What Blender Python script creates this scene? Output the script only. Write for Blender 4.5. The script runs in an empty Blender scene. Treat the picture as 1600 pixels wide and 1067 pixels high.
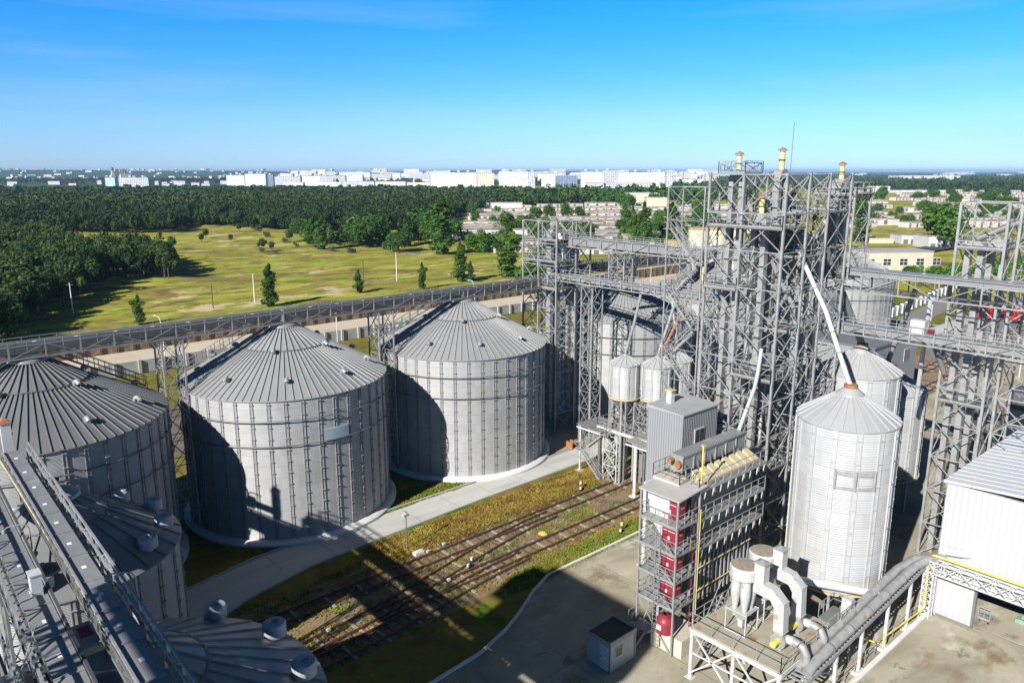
import bpy, math, random
import numpy as np
from math import sin, cos, pi, radians as R_
random.seed(7); RNG = np.random.default_rng(11)
S = bpy.context.scene
COL = S.collection

# ------------------------------------------------------------------ camera
PITCH = math.atan(266.5/1195.0); YAW = R_(41.5)
cam = bpy.data.cameras.new("camera"); cam.lens = 36*1195/1600; cam.sensor_width = 36
cam.clip_end = 60000; cam.clip_start = .2
camo = bpy.data.objects.new("camera", cam); COL.objects.link(camo)
camo.location = (0, 0, 35); camo.rotation_euler = (pi/2-PITCH, 0, -YAW)
S.camera = camo

# ------------------------------------------------------------------ sky + sun
SUN_EL = 30.5; SUN_DIR = 14.0        # light travels towards 14 degrees (from +X)
w = bpy.data.worlds.new("World"); S.world = w; w.use_nodes = True
nt = w.node_tree; nt.nodes.clear()
sky = nt.nodes.new("ShaderNodeTexSky"); sky.sky_type = 'NISHITA'; sky.sun_disc = False
sky.sun_elevation = R_(SUN_EL)
sunaz = R_(SUN_DIR+180)              # direction to the sun, from +X ccw
sky.sun_rotation = pi/2 - sunaz
sky.air_density = 1.0; sky.dust_density = 0.0; sky.ozone_density = 4.0; sky.altitude = 0
hs = nt.nodes.new("ShaderNodeHueSaturation"); hs.inputs['Saturation'].default_value = 1.3
bg = nt.nodes.new("ShaderNodeBackground"); bg.inputs[1].default_value = 0.055
out = nt.nodes.new("ShaderNodeOutputWorld")
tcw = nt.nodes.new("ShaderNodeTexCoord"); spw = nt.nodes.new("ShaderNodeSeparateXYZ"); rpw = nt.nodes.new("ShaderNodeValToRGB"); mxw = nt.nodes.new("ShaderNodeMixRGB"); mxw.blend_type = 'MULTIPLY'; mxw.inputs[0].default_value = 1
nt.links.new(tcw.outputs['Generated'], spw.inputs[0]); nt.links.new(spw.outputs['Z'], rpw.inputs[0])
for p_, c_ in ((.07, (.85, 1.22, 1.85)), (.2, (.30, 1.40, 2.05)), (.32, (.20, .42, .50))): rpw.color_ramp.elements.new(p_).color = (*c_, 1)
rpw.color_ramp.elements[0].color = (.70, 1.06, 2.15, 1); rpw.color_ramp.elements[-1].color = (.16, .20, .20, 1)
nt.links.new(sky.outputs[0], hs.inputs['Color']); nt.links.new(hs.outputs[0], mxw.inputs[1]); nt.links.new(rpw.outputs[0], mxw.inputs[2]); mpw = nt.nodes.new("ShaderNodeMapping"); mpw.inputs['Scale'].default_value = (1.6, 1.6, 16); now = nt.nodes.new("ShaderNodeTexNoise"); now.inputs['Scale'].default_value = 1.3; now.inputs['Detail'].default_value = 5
clw = nt.nodes.new("ShaderNodeValToRGB"); clw.color_ramp.elements[0].position = .5; clw.color_ramp.elements[1].position = .85; clw.color_ramp.elements[0].color = (0, 0, 0, 1); clw.color_ramp.elements[1].color = (.35, .35, .35, 1)
mcw = nt.nodes.new("ShaderNodeMixRGB"); mcw.inputs[2].default_value = (6.5, 8.2, 9.5, 1)
nt.links.new(tcw.outputs['Generated'], mpw.inputs[0]); nt.links.new(mpw.outputs[0], now.inputs['Vector']); nt.links.new(now.outputs[0], clw.inputs[0]); nt.links.new(clw.outputs[0], mcw.inputs[0])
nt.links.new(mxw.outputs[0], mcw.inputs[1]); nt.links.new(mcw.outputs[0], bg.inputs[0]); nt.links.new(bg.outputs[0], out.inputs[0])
sl = bpy.data.lights.new("sun", 'SUN'); sl.energy = 5.0; sl.angle = R_(0.5); sl.color = (1, .965, .91)
so = bpy.data.objects.new("sun", sl); COL.objects.link(so)
so.rotation_euler = (R_(90-SUN_EL), 0, R_(SUN_DIR)-pi/2)
S.view_settings.view_transform = 'Standard'; S.view_settings.look = 'None'; S.view_settings.gamma = 1
S.view_settings.exposure = 0.66
S.cycles.max_bounces = 5; S.cycles.diffuse_bounces = 1; S.cycles.glossy_bounces = 2; S.cycles.transparent_max_bounces = 8
S.cycles.volume_bounces = 0
S.cycles.use_denoising = True

# ------------------------------------------------------------------ materials
MATS = {}
def mat(name, col, rough=.6, metal=0, var=.12, scale=.8, bump=0, col2=None, spec=.4, dirt=None, coords='Object'):
    if name in MATS: return MATS[name]
    m = bpy.data.materials.new(name); m.use_nodes = True; n = m.node_tree; b = n.nodes['Principled BSDF']
    b.inputs['Roughness'].default_value = rough; b.inputs['Metallic'].default_value = metal
    b.inputs['Specular IOR Level'].default_value = spec
    tc = n.nodes.new("ShaderNodeTexCoord")
    no = n.nodes.new("ShaderNodeTexNoise"); no.inputs['Scale'].default_value = scale; no.inputs['Detail'].default_value = 6; no.inputs['Roughness'].default_value = .65
    n.links.new(tc.outputs[coords], no.inputs['Vector'])
    rp = n.nodes.new("ShaderNodeValToRGB"); rp.color_ramp.elements[0].position = .3; rp.color_ramp.elements[1].position = .7
    c2 = col2 or tuple(min(1, c*(1+var)) for c in col); c1 = col if col2 else tuple(c*(1-var) for c in col)
    rp.color_ramp.elements[0].color = (*c1, 1); rp.color_ramp.elements[1].color = (*c2, 1)
    n.links.new(no.outputs[0], rp.inputs[0]); last = rp.outputs[0]
    if dirt:
        n2 = n.nodes.new("ShaderNodeTexNoise"); n2.inputs['Scale'].default_value = dirt[1]; n2.inputs['Detail'].default_value = 8
        n.links.new(tc.outputs[coords], n2.inputs['Vector'])
        r2 = n.nodes.new("ShaderNodeValToRGB"); r2.color_ramp.elements[0].position = dirt[2]; r2.color_ramp.elements[1].position = dirt[2]+.1
        n.links.new(n2.outputs[0], r2.inputs[0])
        mx = n.nodes.new("ShaderNodeMixRGB"); mx.inputs[2].default_value = (*dirt[0], 1)
        n.links.new(r2.outputs[0], mx.inputs[0]); n.links.new(last, mx.inputs[1]); last = mx.outputs[0]
    n.links.new(last, b.inputs['Base Color'])
    if bump:
        bp = n.nodes.new("ShaderNodeBump"); bp.inputs['Strength'].default_value = bump; bp.inputs['Distance'].default_value = .05
        n.links.new(no.outputs[0], bp.inputs['Height']); n.links.new(bp.outputs[0], b.inputs['Normal'])
    MATS[name] = m; return m

def nd(n, t, **k):
    x = n.nodes.new(t)
    for a, v in k.items(): setattr(x, a, v)
    return x
def math_(n, op, a, b=None, c=None):
    x = nd(n, "ShaderNodeMath", operation=op)
    for i, v in enumerate((a, b, c)):
        if v is None: continue
        if isinstance(v, (int, float)): x.inputs[i].default_value = v
        else: n.links.new(v, x.inputs[i])
    return x.outputs[0]

def corrugated(name, col, axis, period, depth, metal=.35, rough=.42, sheet=None, stain=.10):
    """galvanised sheet: ribs as bump along an object axis, sheets that differ slightly in tone"""
    if name in MATS: return MATS[name]
    m = bpy.data.materials.new(name); m.use_nodes = True; n = m.node_tree; b = n.nodes['Principled BSDF']
    b.inputs['Metallic'].default_value = metal; b.inputs['Roughness'].default_value = rough
    tc = nd(n, "ShaderNodeTexCoord"); sp = nd(n, "ShaderNodeSeparateXYZ"); n.links.new(tc.outputs['Object'], sp.inputs[0])
    if axis == 'Z': co = sp.outputs['Z']
    elif axis == 'XY': co = math_(n, 'ADD', sp.outputs['X'], sp.outputs['Y'])
    else: co = sp.outputs[axis]
    ph = math_(n, 'MULTIPLY', co, 2*pi/period)
    s = math_(n, 'SINE', ph)
    bp = nd(n, "ShaderNodeBump"); bp.inputs['Strength'].default_value = 1; bp.inputs['Distance'].default_value = depth
    n.links.new(s, bp.inputs['Height']); n.links.new(bp.outputs[0], b.inputs['Normal'])
    no = nd(n, "ShaderNodeTexNoise"); no.inputs['Scale'].default_value = .35; no.inputs['Detail'].default_value = 7; no.inputs['Roughness'].default_value = .7
    mp = nd(n, "ShaderNodeMapping"); mp.inputs['Scale'].default_value = (1, 1, .35)
    n.links.new(tc.outputs['Object'], mp.inputs[0]); n.links.new(mp.outputs[0], no.inputs['Vector'])
    f = math_(n, 'MULTIPLY_ADD', no.outputs[0], stain*4, 1-stain*2)
    if sheet:     # (number of sheets round the wall, sheet height): each sheet its own zinc tone
        at = math_(n, 'ARCTAN2', sp.outputs['Y'], sp.outputs['X'])
        a = math_(n, 'FLOOR', math_(n, 'MULTIPLY', at, sheet[0]/(2*pi)))
        z = math_(n, 'FLOOR', math_(n, 'DIVIDE', sp.outputs['Z'], sheet[1]))
        cb = nd(n, "ShaderNodeCombineXYZ"); n.links.new(a, cb.inputs[0]); n.links.new(z, cb.inputs[1])
        wn = nd(n, "ShaderNodeTexWhiteNoise", noise_dimensions='3D'); n.links.new(cb.outputs[0], wn.inputs['Vector'])
        f = math_(n, 'MULTIPLY', f, math_(n, 'MULTIPLY_ADD', wn.outputs['Value'], .14, .93))
        fz = math_(n, 'FRACT', math_(n, 'DIVIDE', sp.outputs['Z'], sheet[1]))
        seam = math_(n, 'LESS_THAN', fz, .035)
        f = math_(n, 'MULTIPLY', f, math_(n, 'MULTIPLY_ADD', seam, -.25, 1))
    mx = nd(n, "ShaderNodeVectorMath", operation='SCALE'); mx.inputs[0].default_value = col
    n.links.new(f, mx.inputs['Scale']); n.links.new(mx.outputs[0], b.inputs['Base Color'])
    MATS[name] = m; return m

STEEL = mat('galvanised_steel', (.315, .317, .315), .5, .2, .22, 1.5, dirt=((.30, .15, .07), 1.1, .65))
STEELD = mat('weathered_steel', (.17, .172, .172), .55, .2, .2, 1.2, dirt=((.27, .11, .045), 1.3, .66))
WHITE = mat('white_painted_steel', (.58, .585, .58), .45, .1, .08, .9, dirt=((.40, .35, .28), 1.3, .60))
STEELL = mat('bright_galvanised_steel', (.45, .455, .455), .5, .15, .08, 1.5)
ROOFL = mat('bright_zinc_roof_sheet', (.42, .425, .425), .42, .2, .06, .5)
DUCTM = mat('dull_white_duct', (.46, .462, .45), .55, .05, .12, .9, dirt=((.34, .30, .25), 1.4, .58))
RUST = mat('rusty_steel', (.33, .15, .07), .8, .1, .3, 2.5)
YELLOW = mat('yellow_paint', (.72, .58, .10), .5, 0, .12, 2)
CREAMY = mat('cream_yellow_paint', (.66, .54, .26), .55, 0, .12, 2)
REDP = mat('red_burner_paint', (.24, .028, .042), .45, 0, .15, 2)
GALCOV = mat('grey_cover_sheet', (.26, .265, .27), .45, .15, .12, .7, dirt=((.36, .36, .36), .5, .62))
DARKCOV = mat('dark_cover_sheet', (.095, .10, .105), .5, .2, .15, 1)
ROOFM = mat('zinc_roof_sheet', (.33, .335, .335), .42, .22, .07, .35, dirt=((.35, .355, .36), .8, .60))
ROOFD = mat('aged_zinc_roof_sheet', (.24, .243, .245), .45, .25, .1, .35, dirt=((.33, .32, .30), .7, .62))
WALLM = corrugated('corrugated_zinc_wall', (.40, .403, .402), 'Z', .104, .012, metal=.12, rough=.55, sheet=(42, 1.12))
WALLS = corrugated('corrugated_zinc_wall_of_hopper', (.48, .485, .485), 'Z', .19, .009, metal=.15, sheet=(14, 1.12))
CLADL = corrugated('light_cladding', (.5, .51, .52), 'XY', .30, .02, metal=.1, rough=.5, stain=.04)
CLADG = corrugated('grey_cladding', (.30, .31, .32), 'XY', .25, .02, metal=.15, rough=.5, stain=.05)
CLADD = corrugated('dark_cladding', (.17, .175, .18), 'X', .32, .03, metal=.2, rough=.5, stain=.08)
CLADW = corrugated('white_cladding', (.45, .455, .465), 'XY', .45, .009, metal=.05, rough=.5, stain=.03)
ROOFC = corrugated('corrugated_roof', (.55, .56, .58), 'Y', .8, .03, metal=.2, rough=.45, stain=.06)
CONC = mat('concrete', (.42, .40, .36), .9, 0, .12, .5, .15)
CONCW = mat('pale_concrete', (.66, .65, .62), .9, 0, .1, 1, .1)
GLASS = mat('dark_glass', (.03, .04, .05), .12, 0, .1, 2, spec=.8)
BLACK = mat('black_rubber', (.025, .025, .027), .8)
TIMBER = mat('old_timber', (.12, .085, .06), .9, 0, .3, 3)
RAILM = mat('rusty_rail', (.14, .075, .05), .6, .4, .3, 2)

# ------------------------------------------------------------------ mesh helper
class MB:
    def __init__(s): s.v = []; s.f = []; s.n = 0
    def add(s, vs, fs):
        o = s.n; s.v.extend(vs); s.f.extend([tuple(i+o for i in f) for f in fs]); s.n += len(vs); return s
    def box(s, x0, x1, y0, y1, z0, z1):
        return s.add([(x0,y0,z0),(x1,y0,z0),(x1,y1,z0),(x0,y1,z0),(x0,y0,z1),(x1,y0,z1),(x1,y1,z1),(x0,y1,z1)],
            [(0,3,2,1),(4,5,6,7),(0,1,5,4),(1,2,6,5),(2,3,7,6),(3,0,4,7)])
    def bar(s, p, q, w=.08, h=None, cap=True):
        h = h or w; p = np.array(p, float); q = np.array(q, float); d = q-p; L = np.linalg.norm(d)
        if L < 1e-6: return s
        d /= L; up = np.array([0, 0, 1.]) if abs(d[2]) < .95 else np.array([1., 0, 0])
        a = np.cross(d, up); a /= np.linalg.norm(a); b = np.cross(a, d); a = a*w/2; b = b*h/2
        vs = [tuple(c+i*a+j*b) for c in (p, q) for i, j in ((-1,-1),(1,-1),(1,1),(-1,1))]
        fs = [(0,1,5,4),(1,2,6,5),(2,3,7,6),(3,0,4,7)]
        if cap: fs += [(3,2,1,0),(4,5,6,7)]
        return s.add(vs, fs)
    def tube(s, pts, r, n=10, cap=True):
        pts = [np.array(p, float) for p in pts]; rs = r if isinstance(r, (list, tuple)) else [r]*len(pts)
        vs = []; 
        for i, p in enumerate(pts):
            d = pts[min(i+1, len(pts)-1)]-pts[max(i-1, 0)]; d = d/np.linalg.norm(d)
            up = np.array([0, 0, 1.]) if abs(d[2]) < .9 else np.array([1., 0, 0])
            if i == 0: a = np.cross(d, up)
            else: a = a-d*(a@d)
            a = a/np.linalg.norm(a); b = np.cross(d, a)
            for k in range(n):
                t = 2*pi*k/n; vs.append(tuple(p+rs[i]*(cos(t)*a+sin(t)*b)))
        fs = []
        for i in range(len(pts)-1):
            for k in range(n): k2 = (k+1) % n; fs.append((i*n+k, i*n+k2, (i+1)*n+k2, (i+1)*n+k))
        if cap: fs += [tuple(range(n))[::-1], tuple((len(pts)-1)*n+k for k in range(n))]
        return s.add(vs, fs)
    def lathe(s, prof, n=32, c=(0, 0), a0=0, a1=2*pi):
        full = abs(a1-a0-2*pi) < 1e-6; m = n if full else n+1; vs = []
        for r, z in prof:
            for k in range(m):
                t = a0+(a1-a0)*k/n; vs.append((c[0]+r*cos(t), c[1]+r*sin(t), z))
        fs = []
        for i in range(len(prof)-1):
            for k in range(n):
                k2 = (k+1) % m; fs.append((i*m+k, i*m+k2, (i+1)*m+k2, (i+1)*m+k))
        return s.add(vs, fs)
    def prism(s, poly, z0, z1):
        n = len(poly); vs = [(x, y, z0) for x, y in poly]+[(x, y, z1) for x, y in poly]
        return s.add(vs, [tuple(range(n))[::-1], tuple(range(n, 2*n))]+[(i, (i+1) % n, n+(i+1) % n, n+i) for i in range(n)])
    def build(s, name, m, parent=None, smooth=False, loc=None):
        me = bpy.data.meshes.new(name); me.from_pydata([tuple(map(float, v)) for v in s.v], [], s.f); me.materials.append(m)
        if smooth:
            me.polygons.foreach_set('use_smooth', [True]*len(me.polygons))
            try: me.set_sharp_from_angle(angle=R_(40))
            except Exception: pass
        o = bpy.data.objects.new(name, me); COL.objects.link(o)
        if parent: o.parent = parent
        if loc: o.location = loc
        return o
def tag(o, label=None, cat=None, group=None, kind=None):
    if label: o['label'] = label
    if cat: o['category'] = cat
    if group: o['group'] = group
    if kind: o['kind'] = kind
    return o
def thing(name, label, cat, loc=(0, 0, 0), rz=0, group=None):
    o = bpy.data.objects.new(name, None); COL.objects.link(o); o.location = loc; o.rotation_euler = (0, 0, rz); o.empty_display_size = .2
    return tag(o, label, cat, group)
def dup(root, loc, rz=None, label=None, group=None, scale=None):
    kids = list(root.children)
    r = root.copy(); COL.objects.link(r); r.location = loc
    if rz is not None: r.rotation_euler = (0, 0, rz)
    if scale is not None: r.scale = scale if hasattr(scale, '__len__') else (scale,)*3
    if label: r['label'] = label
    if group: r['group'] = group
    for ch in kids:
        c = ch.copy(); COL.objects.link(c); c.parent = r
        for g in ch.children:
            d = g.copy(); COL.objects.link(d); d.parent = c
    return r
def gp(x, y, z=0):     # survey helper: where the line of sight through a photo point meets height z
    a = (x-800)/1195; b = (533.5-y)/1195
    f = cos(PITCH)+b*sin(PITCH); dz = -sin(PITCH)+b*cos(PITCH); t = (z-35)/dz; X, Y = a*t, f*t
    c, s = cos(YAW), sin(YAW); return (X*c+Y*s, -X*s+Y*c)

def railing(mb, pts, h=1.05, step=1.2, w=.045, mid=True, kick=True):
    for p, q in zip(pts[:-1], pts[1:]):
        p = np.array(p, float); q = np.array(q, float); L = np.linalg.norm(q-p); n = max(1, round(L/step))
        up = np.array([0, 0, 1])
        mb.bar(p+up*h, q+up*h, w)
        if mid: mb.bar(p+up*h*.55, q+up*h*.55, w*.8)
        if kick: mb.bar(p+up*.08, q+up*.08, w*.5, .14)
        for i in range(n+1):
            c = p+(q-p)*i/n; mb.bar(c, c+up*h, w)
def lattice(mb, x0, x1, y0, y1, levels, wc=.2, wb=.09, pat='X', cols=True, sides=(1, 1, 1, 1)):
    C = [(x0, y0), (x1, y0), (x1, y1), (x0, y1)]
    if cols:
        for x, y in C: mb.bar((x, y, levels[0]), (x, y, levels[-1]), wc)
    for i in range(4):
        if not sides[i]: continue
        a, b = C[i], C[(i+1) % 4]
        for k, (z0, z1) in enumerate(zip(levels[:-1], levels[1:])):
            mb.bar((*a, z1), (*b, z1), wb)
            if pat == 'X': mb.bar((*a, z0), (*b, z1), wb*.8); mb.bar((*b, z0), (*a, z1), wb*.8)
            elif (k+i) % 2: mb.bar((*a, z0), (*b, z1), wb*.8)
            else: mb.bar((*b, z0), (*a, z1), wb*.8)
def frange(a, b, n): return [a+(b-a)*i/n for i in range(n+1)]
# ================================================================== GROUND
def ground_mat(name, stops, scale, detail=8, dist=0, scale2=None, patches=(), rough=.95, bump=.3, stretch=(1, 1, 1)):
    m = bpy.data.materials.new(name); m.use_nodes = True; n = m.node_tree; b = n.nodes['Principled BSDF']; b.inputs['Roughness'].default_value = rough
    b.inputs['Specular IOR Level'].default_value = .15
    tc = nd(n, "ShaderNodeTexCoord"); mp = nd(n, "ShaderNodeMapping"); mp.inputs['Scale'].default_value = stretch
    n.links.new(tc.outputs['Object'], mp.inputs[0])
    no = nd(n, "ShaderNodeTexNoise"); no.inputs['Scale'].default_value = scale; no.inputs['Detail'].default_value = detail; no.inputs['Roughness'].default_value = .68; no.inputs['Distortion'].default_value = dist
    n.links.new(mp.outputs[0], no.inputs['Vector'])
    rp = nd(n, "ShaderNodeValToRGB"); els = rp.color_ramp.elements
    while len(els) < len(stops): els.new(.5)
    for e, (p, c) in zip(els, stops): e.position = p; e.color = (*c, 1)
    n.links.new(no.outputs[0], rp.inputs[0]); last = rp.outputs[0]
    for k, (c, sc, thr, wd) in enumerate(patches):
        n2 = nd(n, "ShaderNodeTexNoise"); n2.inputs['Scale'].default_value = sc; n2.inputs['Detail'].default_value = 7; n2.inputs['Roughness'].default_value = .7
        m2 = nd(n, "ShaderNodeMapping"); m2.inputs['Location'].default_value = (13.1*k, 7.7*k, k*5); m2.inputs['Scale'].default_value = stretch
        n.links.new(tc.outputs['Object'], m2.inputs[0]); n.links.new(m2.outputs[0], n2.inputs['Vector'])
        r2 = nd(n, "ShaderNodeValToRGB"); r2.color_ramp.elements[0].position = thr; r2.color_ramp.elements[1].position = thr+wd
        n.links.new(n2.outputs[0], r2.inputs[0])
        mx = nd(n, "ShaderNodeMixRGB"); mx.inputs[2].default_value = (*c, 1)
        n.links.new(r2.outputs[0], mx.inputs[0]); n.links.new(last, mx.inputs[1]); last = mx.outputs[0]
    n.links.new(last, b.inputs['Base Color'])
    if bump:
        n3 = nd(n, "ShaderNodeTexNoise"); n3.inputs['Scale'].default_value = scale2 or scale*12; n3.inputs['Detail'].default_value = 4
        n.links.new(tc.outputs['Object'], n3.inputs['Vector'])
        bp = nd(n, "ShaderNodeBump"); bp.inputs['Strength'].default_value = bump; bp.inputs['Distance'].default_value = .1
        n.links.new(n3.outputs[0], bp.inputs['Height']); n.links.new(bp.outputs[0], b.inputs['Normal'])
    return m
def sheet(name, poly, z, m, kind='structure'):
    mb = MB(); mb.add([(x, y, z) for x, y in poly], [tuple(range(len(poly)))])
    return tag(mb.build(name, m), kind=kind)
GRS = (.085, .12, .016); GRY = (.19, .165, .03); GRB = (.11, .07, .035); SAND = (.42, .34, .19)
M_FAR = ground_mat('far_country_ground', [(.35, (.025, .05, .018)), (.5, (.045, .075, .02)), (.65, (.11, .12, .04))], .0012, 6, 0, patches=((( .26, .24, .17), .004, .66, .05),), bump=0)
M_MEADOW = ground_mat('meadow_ground', [(.38, (.17, .12, .05)), (.45, (.29, .24, .045)), (.52, (.26, .29, .028)), (.60, (.40, .36, .07))], .035, 10, .6, 2.0,
    patches=(((.15, .18, .018), .05, .55, .06), ((.15, .10, .05), .035, .575, .05), ((.16, .13, .03), .15, .56, .05), ((.52, .42, .24), .045, .585, .03)), stretch=(1, 1.6, 1))
M_YARD = ground_mat('yard_grass_ground', [(.34, (.10, .10, .02)), (.5, (.19, .17, .03)), (.64, (.15, .09, .03))], .22, 8, .4, 6, patches=(((.05, .12, .01), .16, .57, .05), ((.30, .24, .05), .5, .62, .05)))
M_BED = ground_mat('track_bed_ballast', [(.36, (.14, .10, .075)), (.5, (.29, .21, .15)), (.62, (.25, .165, .08))], .35, 9, .3, 14, bump=.8,
    patches=(((.08, .11, .016), .22, .62, .05), ((.27, .20, .05), .3, .56, .06), ((.23, .13, .05), .13, .55, .06)))
M_DIRT = ground_mat('dark_dirt', [(.3, (.10, .08, .055)), (.7, (.22, .19, .14))], .25, 8, 0, 8)
M_SANDY = ground_mat('sandy_yard', [(.3, (.48, .41, .31)), (.7, (.62, .54, .42))], .06, 8, .5, 5, patches=(((.36, .30, .22), .05, .60, .08),), bump=.1)
M_SLAB = ground_mat('beige_concrete_slab', [(.3, (.24, .215, .155)), (.5, (.37, .335, .25)), (.7, (.47, .43, .33))], .10, 10, .8, 8, patches=(((.22, .17, .10), .12, .56, .10), ((.50, .47, .38), .2, .58, .08), ((.20, .19, .17), .35, .62, .05)), bump=.1, stretch=(1, 1.4, 1))
M_ROADC = ground_mat('concrete_road_surface', [(.3, (.40, .40, .37)), (.5, (.50, .50, .47)), (.7, (.58, .575, .54))], .12, 9, .5, 9, patches=(((.33, .34, .335), .09, .54, .14),), bump=.08, stretch=(.35, 2.2, 1))
M_ASPH = ground_mat('asphalt_surface', [(.3, (.05, .052, .056)), (.7, (.075, .077, .08))], .2, 8, 0, 9, bump=.05)
M_ASPHL = ground_mat('worn_asphalt_surface', [(.3, (.17, .17, .17)), (.7, (.25, .245, .24))], .1, 8, 0, 9, bump=.05)

# far country: one huge disc
mb = MB(); rr = [0, 2500, 6000, 12000, 26000]; N = 96
vs = [(0, 0, -1.9)]
for r in rr[1:]:
    vs += [(r*cos(2*pi*k/N), r*sin(2*pi*k/N), -1.9) for k in range(N)]
fs = [(0, 1+k, 1+(k+1) % N) for k in range(N)]
for i in range(len(rr)-2):
    for k in range(N): fs.append((1+i*N+k, 1+(i+1)*N+k, 1+(i+1)*N+(k+1) % N, 1+i*N+(k+1) % N))
mb.add(vs, fs); tag(mb.build('far_ground', M_FAR), kind='structure')
# low wooded hills on the horizon at the left
def hill_ridge(name, az0, az1, dist, hmax, m, seed):
    rg = np.random.default_rng(seed); n = 160; mb = MB(); vs = []
    for i in range(n+1):
        t = i/n; a = R_(az0+(az1-az0)*t)
        h = hmax*(math.sin(pi*t)**.5)*(.72+.14*math.sin(9*t+seed)+.08*math.sin(23*t)+.03*rg.random())
        for dr, hz in ((-1500, 0), (-700, .45), (0, 1), (1800, 0)):
            vs.append(((dist+dr)*cos(a), (dist+dr)*sin(a), -.8+hz*h))
    fs = [(i*4+j, i*4+j+1, (i+1)*4+j+1, (i+1)*4+j) for i in range(n) for j in range(3)]
    mb.add(vs, fs); return tag(mb.build(name, m, smooth=True), kind='structure')
M_HILL = ground_mat('wooded_hill_ground', [(.35, (.03, .055, .025)), (.55, (.05, .08, .03)), (.7, (.10, .12, .05))], .004, 7, 0, bump=0)
hill_ridge('hills', 50, 100, 6500, 46, M_HILL, 3)
hill_ridge('hills', 30, 62, 9500, 50, M_HILL, 8)

# near terrain: gently rolling meadow beyond the road, one sheet with a fine grid
def height(x, y):
    h = -.25+.8*np.sin(x*.021+1.3)*np.sin(y*.027)+.5*np.sin(x*.05+y*.043)
    f = np.clip((y-183)/40, 0, 1)
    return h*f-.12
gx = np.linspace(-500, 1500, 161); gy = np.linspace(-420, 1500, 161)
X, Y = np.meshgrid(gx, gy, indexing='ij'); Z = height(X, Y)
vs = list(zip(X.ravel(), Y.ravel(), Z.ravel())); n = 161
fs = [(i*n+j, (i+1)*n+j, (i+1)*n+j+1, i*n+j+1) for i in range(n-1) for j in range(n-1)]
mb = MB(); mb.add(vs, fs); tag(mb.build('ground', M_MEADOW, smooth=True), kind='structure')

sheet('yard_ground', [(-60, -40), (240, -40), (240, 141.5), (-60, 141.5)], -.02, M_YARD)
sheet('yard_dirt', [(-60, 96), (70, 96), (70, 118), (-60, 118)], -.008, M_DIRT)
sheet('sandy_yard', [(-120, 142.4), (240, 142.4), (240, 161.2), (-120, 161.2)], .0, M_SANDY)
sheet('access_road', [(-200, 163.5), (330, 163.5), (330, 176.5), (-200, 176.5)], .02, M_ASPH)
sheet('road_shoulder', [(-200, 176.5), (330, 176.5), (330, 178.2), (-200, 178.2)], .014, M_SANDY)
sheet('road_shoulder', [(-200, 162.3), (330, 162.3), (330, 163.5), (-200, 163.5)], .014, M_SANDY)
# track bed and silo hard standing
sheet('track_bed', [(-30, 45.0), (240, 45.0), (240, 56.2), (-30, 56.2)], -.012, M_BED)
sheet('concrete_apron', [(61.5, 65.2), (88, 65.2), (88, 96), (66, 96), (66, 76)], .006, M_DIRT)
ap = [(60.6+0.2, 65.1), (74, 65.1), (84, 66.5), (84, 90), (66.5, 86), (68.2, 76)]
sheet('concrete_apron', ap, .016, M_SLAB)
# concrete road along the silos, bending at its left end, with kerb
near = [(76, 60.9), (50, 60.6), (35, 60.0), (28, 59.5), (22, 58.1), (16, 55.4), (8, 50)]
far = [(4, 55), (12, 59.8), (18, 62.6), (25, 64.1), (35, 64.6), (58, 64.45), (76, 64.4)]
sheet('concrete_road', [(8, 50), (4, 55)] + far[1:] + [(230, 64.4), (230, 60.9)] + near[:-1], .03, M_ROADC)
mb = MB()
pts = far+[(230, 64.4)]
for p, q in zip(pts[:-1], pts[1:]): mb.bar((*[p[0], p[1]+.12], .06), (*[q[0], q[1]+.12], .06), .18, .22)
mb2 = MB()
pts = near[:]+[]
for p, q in zip(pts[:-1], pts[1:]): mb2.bar((p[0], p[1]-.1, .04), (q[0], q[1]-.1, .04), .14, .14)
tag(mb.build('kerb', CONC), kind='structure'); tag(mb2.build('kerb', CONC), kind='structure')
# main beige slab by the dryer
edge = [(60.2, 43.9), (43.3, 43.95), (40.5, 42.9), (37.3, 41.2), (35.0, 40.2), (31.6, 39.2), (27.8, 38.9), (20, 38.2), (-20, 38)]
sheet('concrete_slab', [(-20, -40)]+[(240, -40), (240, 43.9)]+edge, .03, M_SLAB)
mb = MB()
for p, q in zip([(100, 43.9)]+edge[:-1], edge): mb.bar((p[0], p[1]+.08, .08), (q[0], q[1]+.08, .08), .22, .24)
tag(mb.build('kerb', CONCW), kind='structure')
# expansion joints of the slab and the road, in a plain dark joint colour
mb = MB()
for u in range(30, 110, 6): mb.box(u, u+.05, -10, 43.2 if u > 44 else 38, .033, .036)
for v in (20.9+.6, 27.5, 34): mb.box(18, 140, v, v+.05, .0335, .0365)
for u in range(26, 130, 5): mb.box(u, u+.05, 60.4, 64.0, .033, .036)
tag(mb.build('slab_joint', mat('dark_joint_gap', (.18, .165, .14), .95)), kind='structure')
# raised slab in front of the white shed with a pale kerb wall
sheet('raised_slab', [(40, 19.1), (61.6, 19.1), (61.6, -30), (40, -30)], .30, M_SLAB)
mb = MB(); mb.box(40, 61.6, 19.1, 19.45, .02, .42); tag(mb.build('kerb', CONCW), kind='structure')
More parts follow.
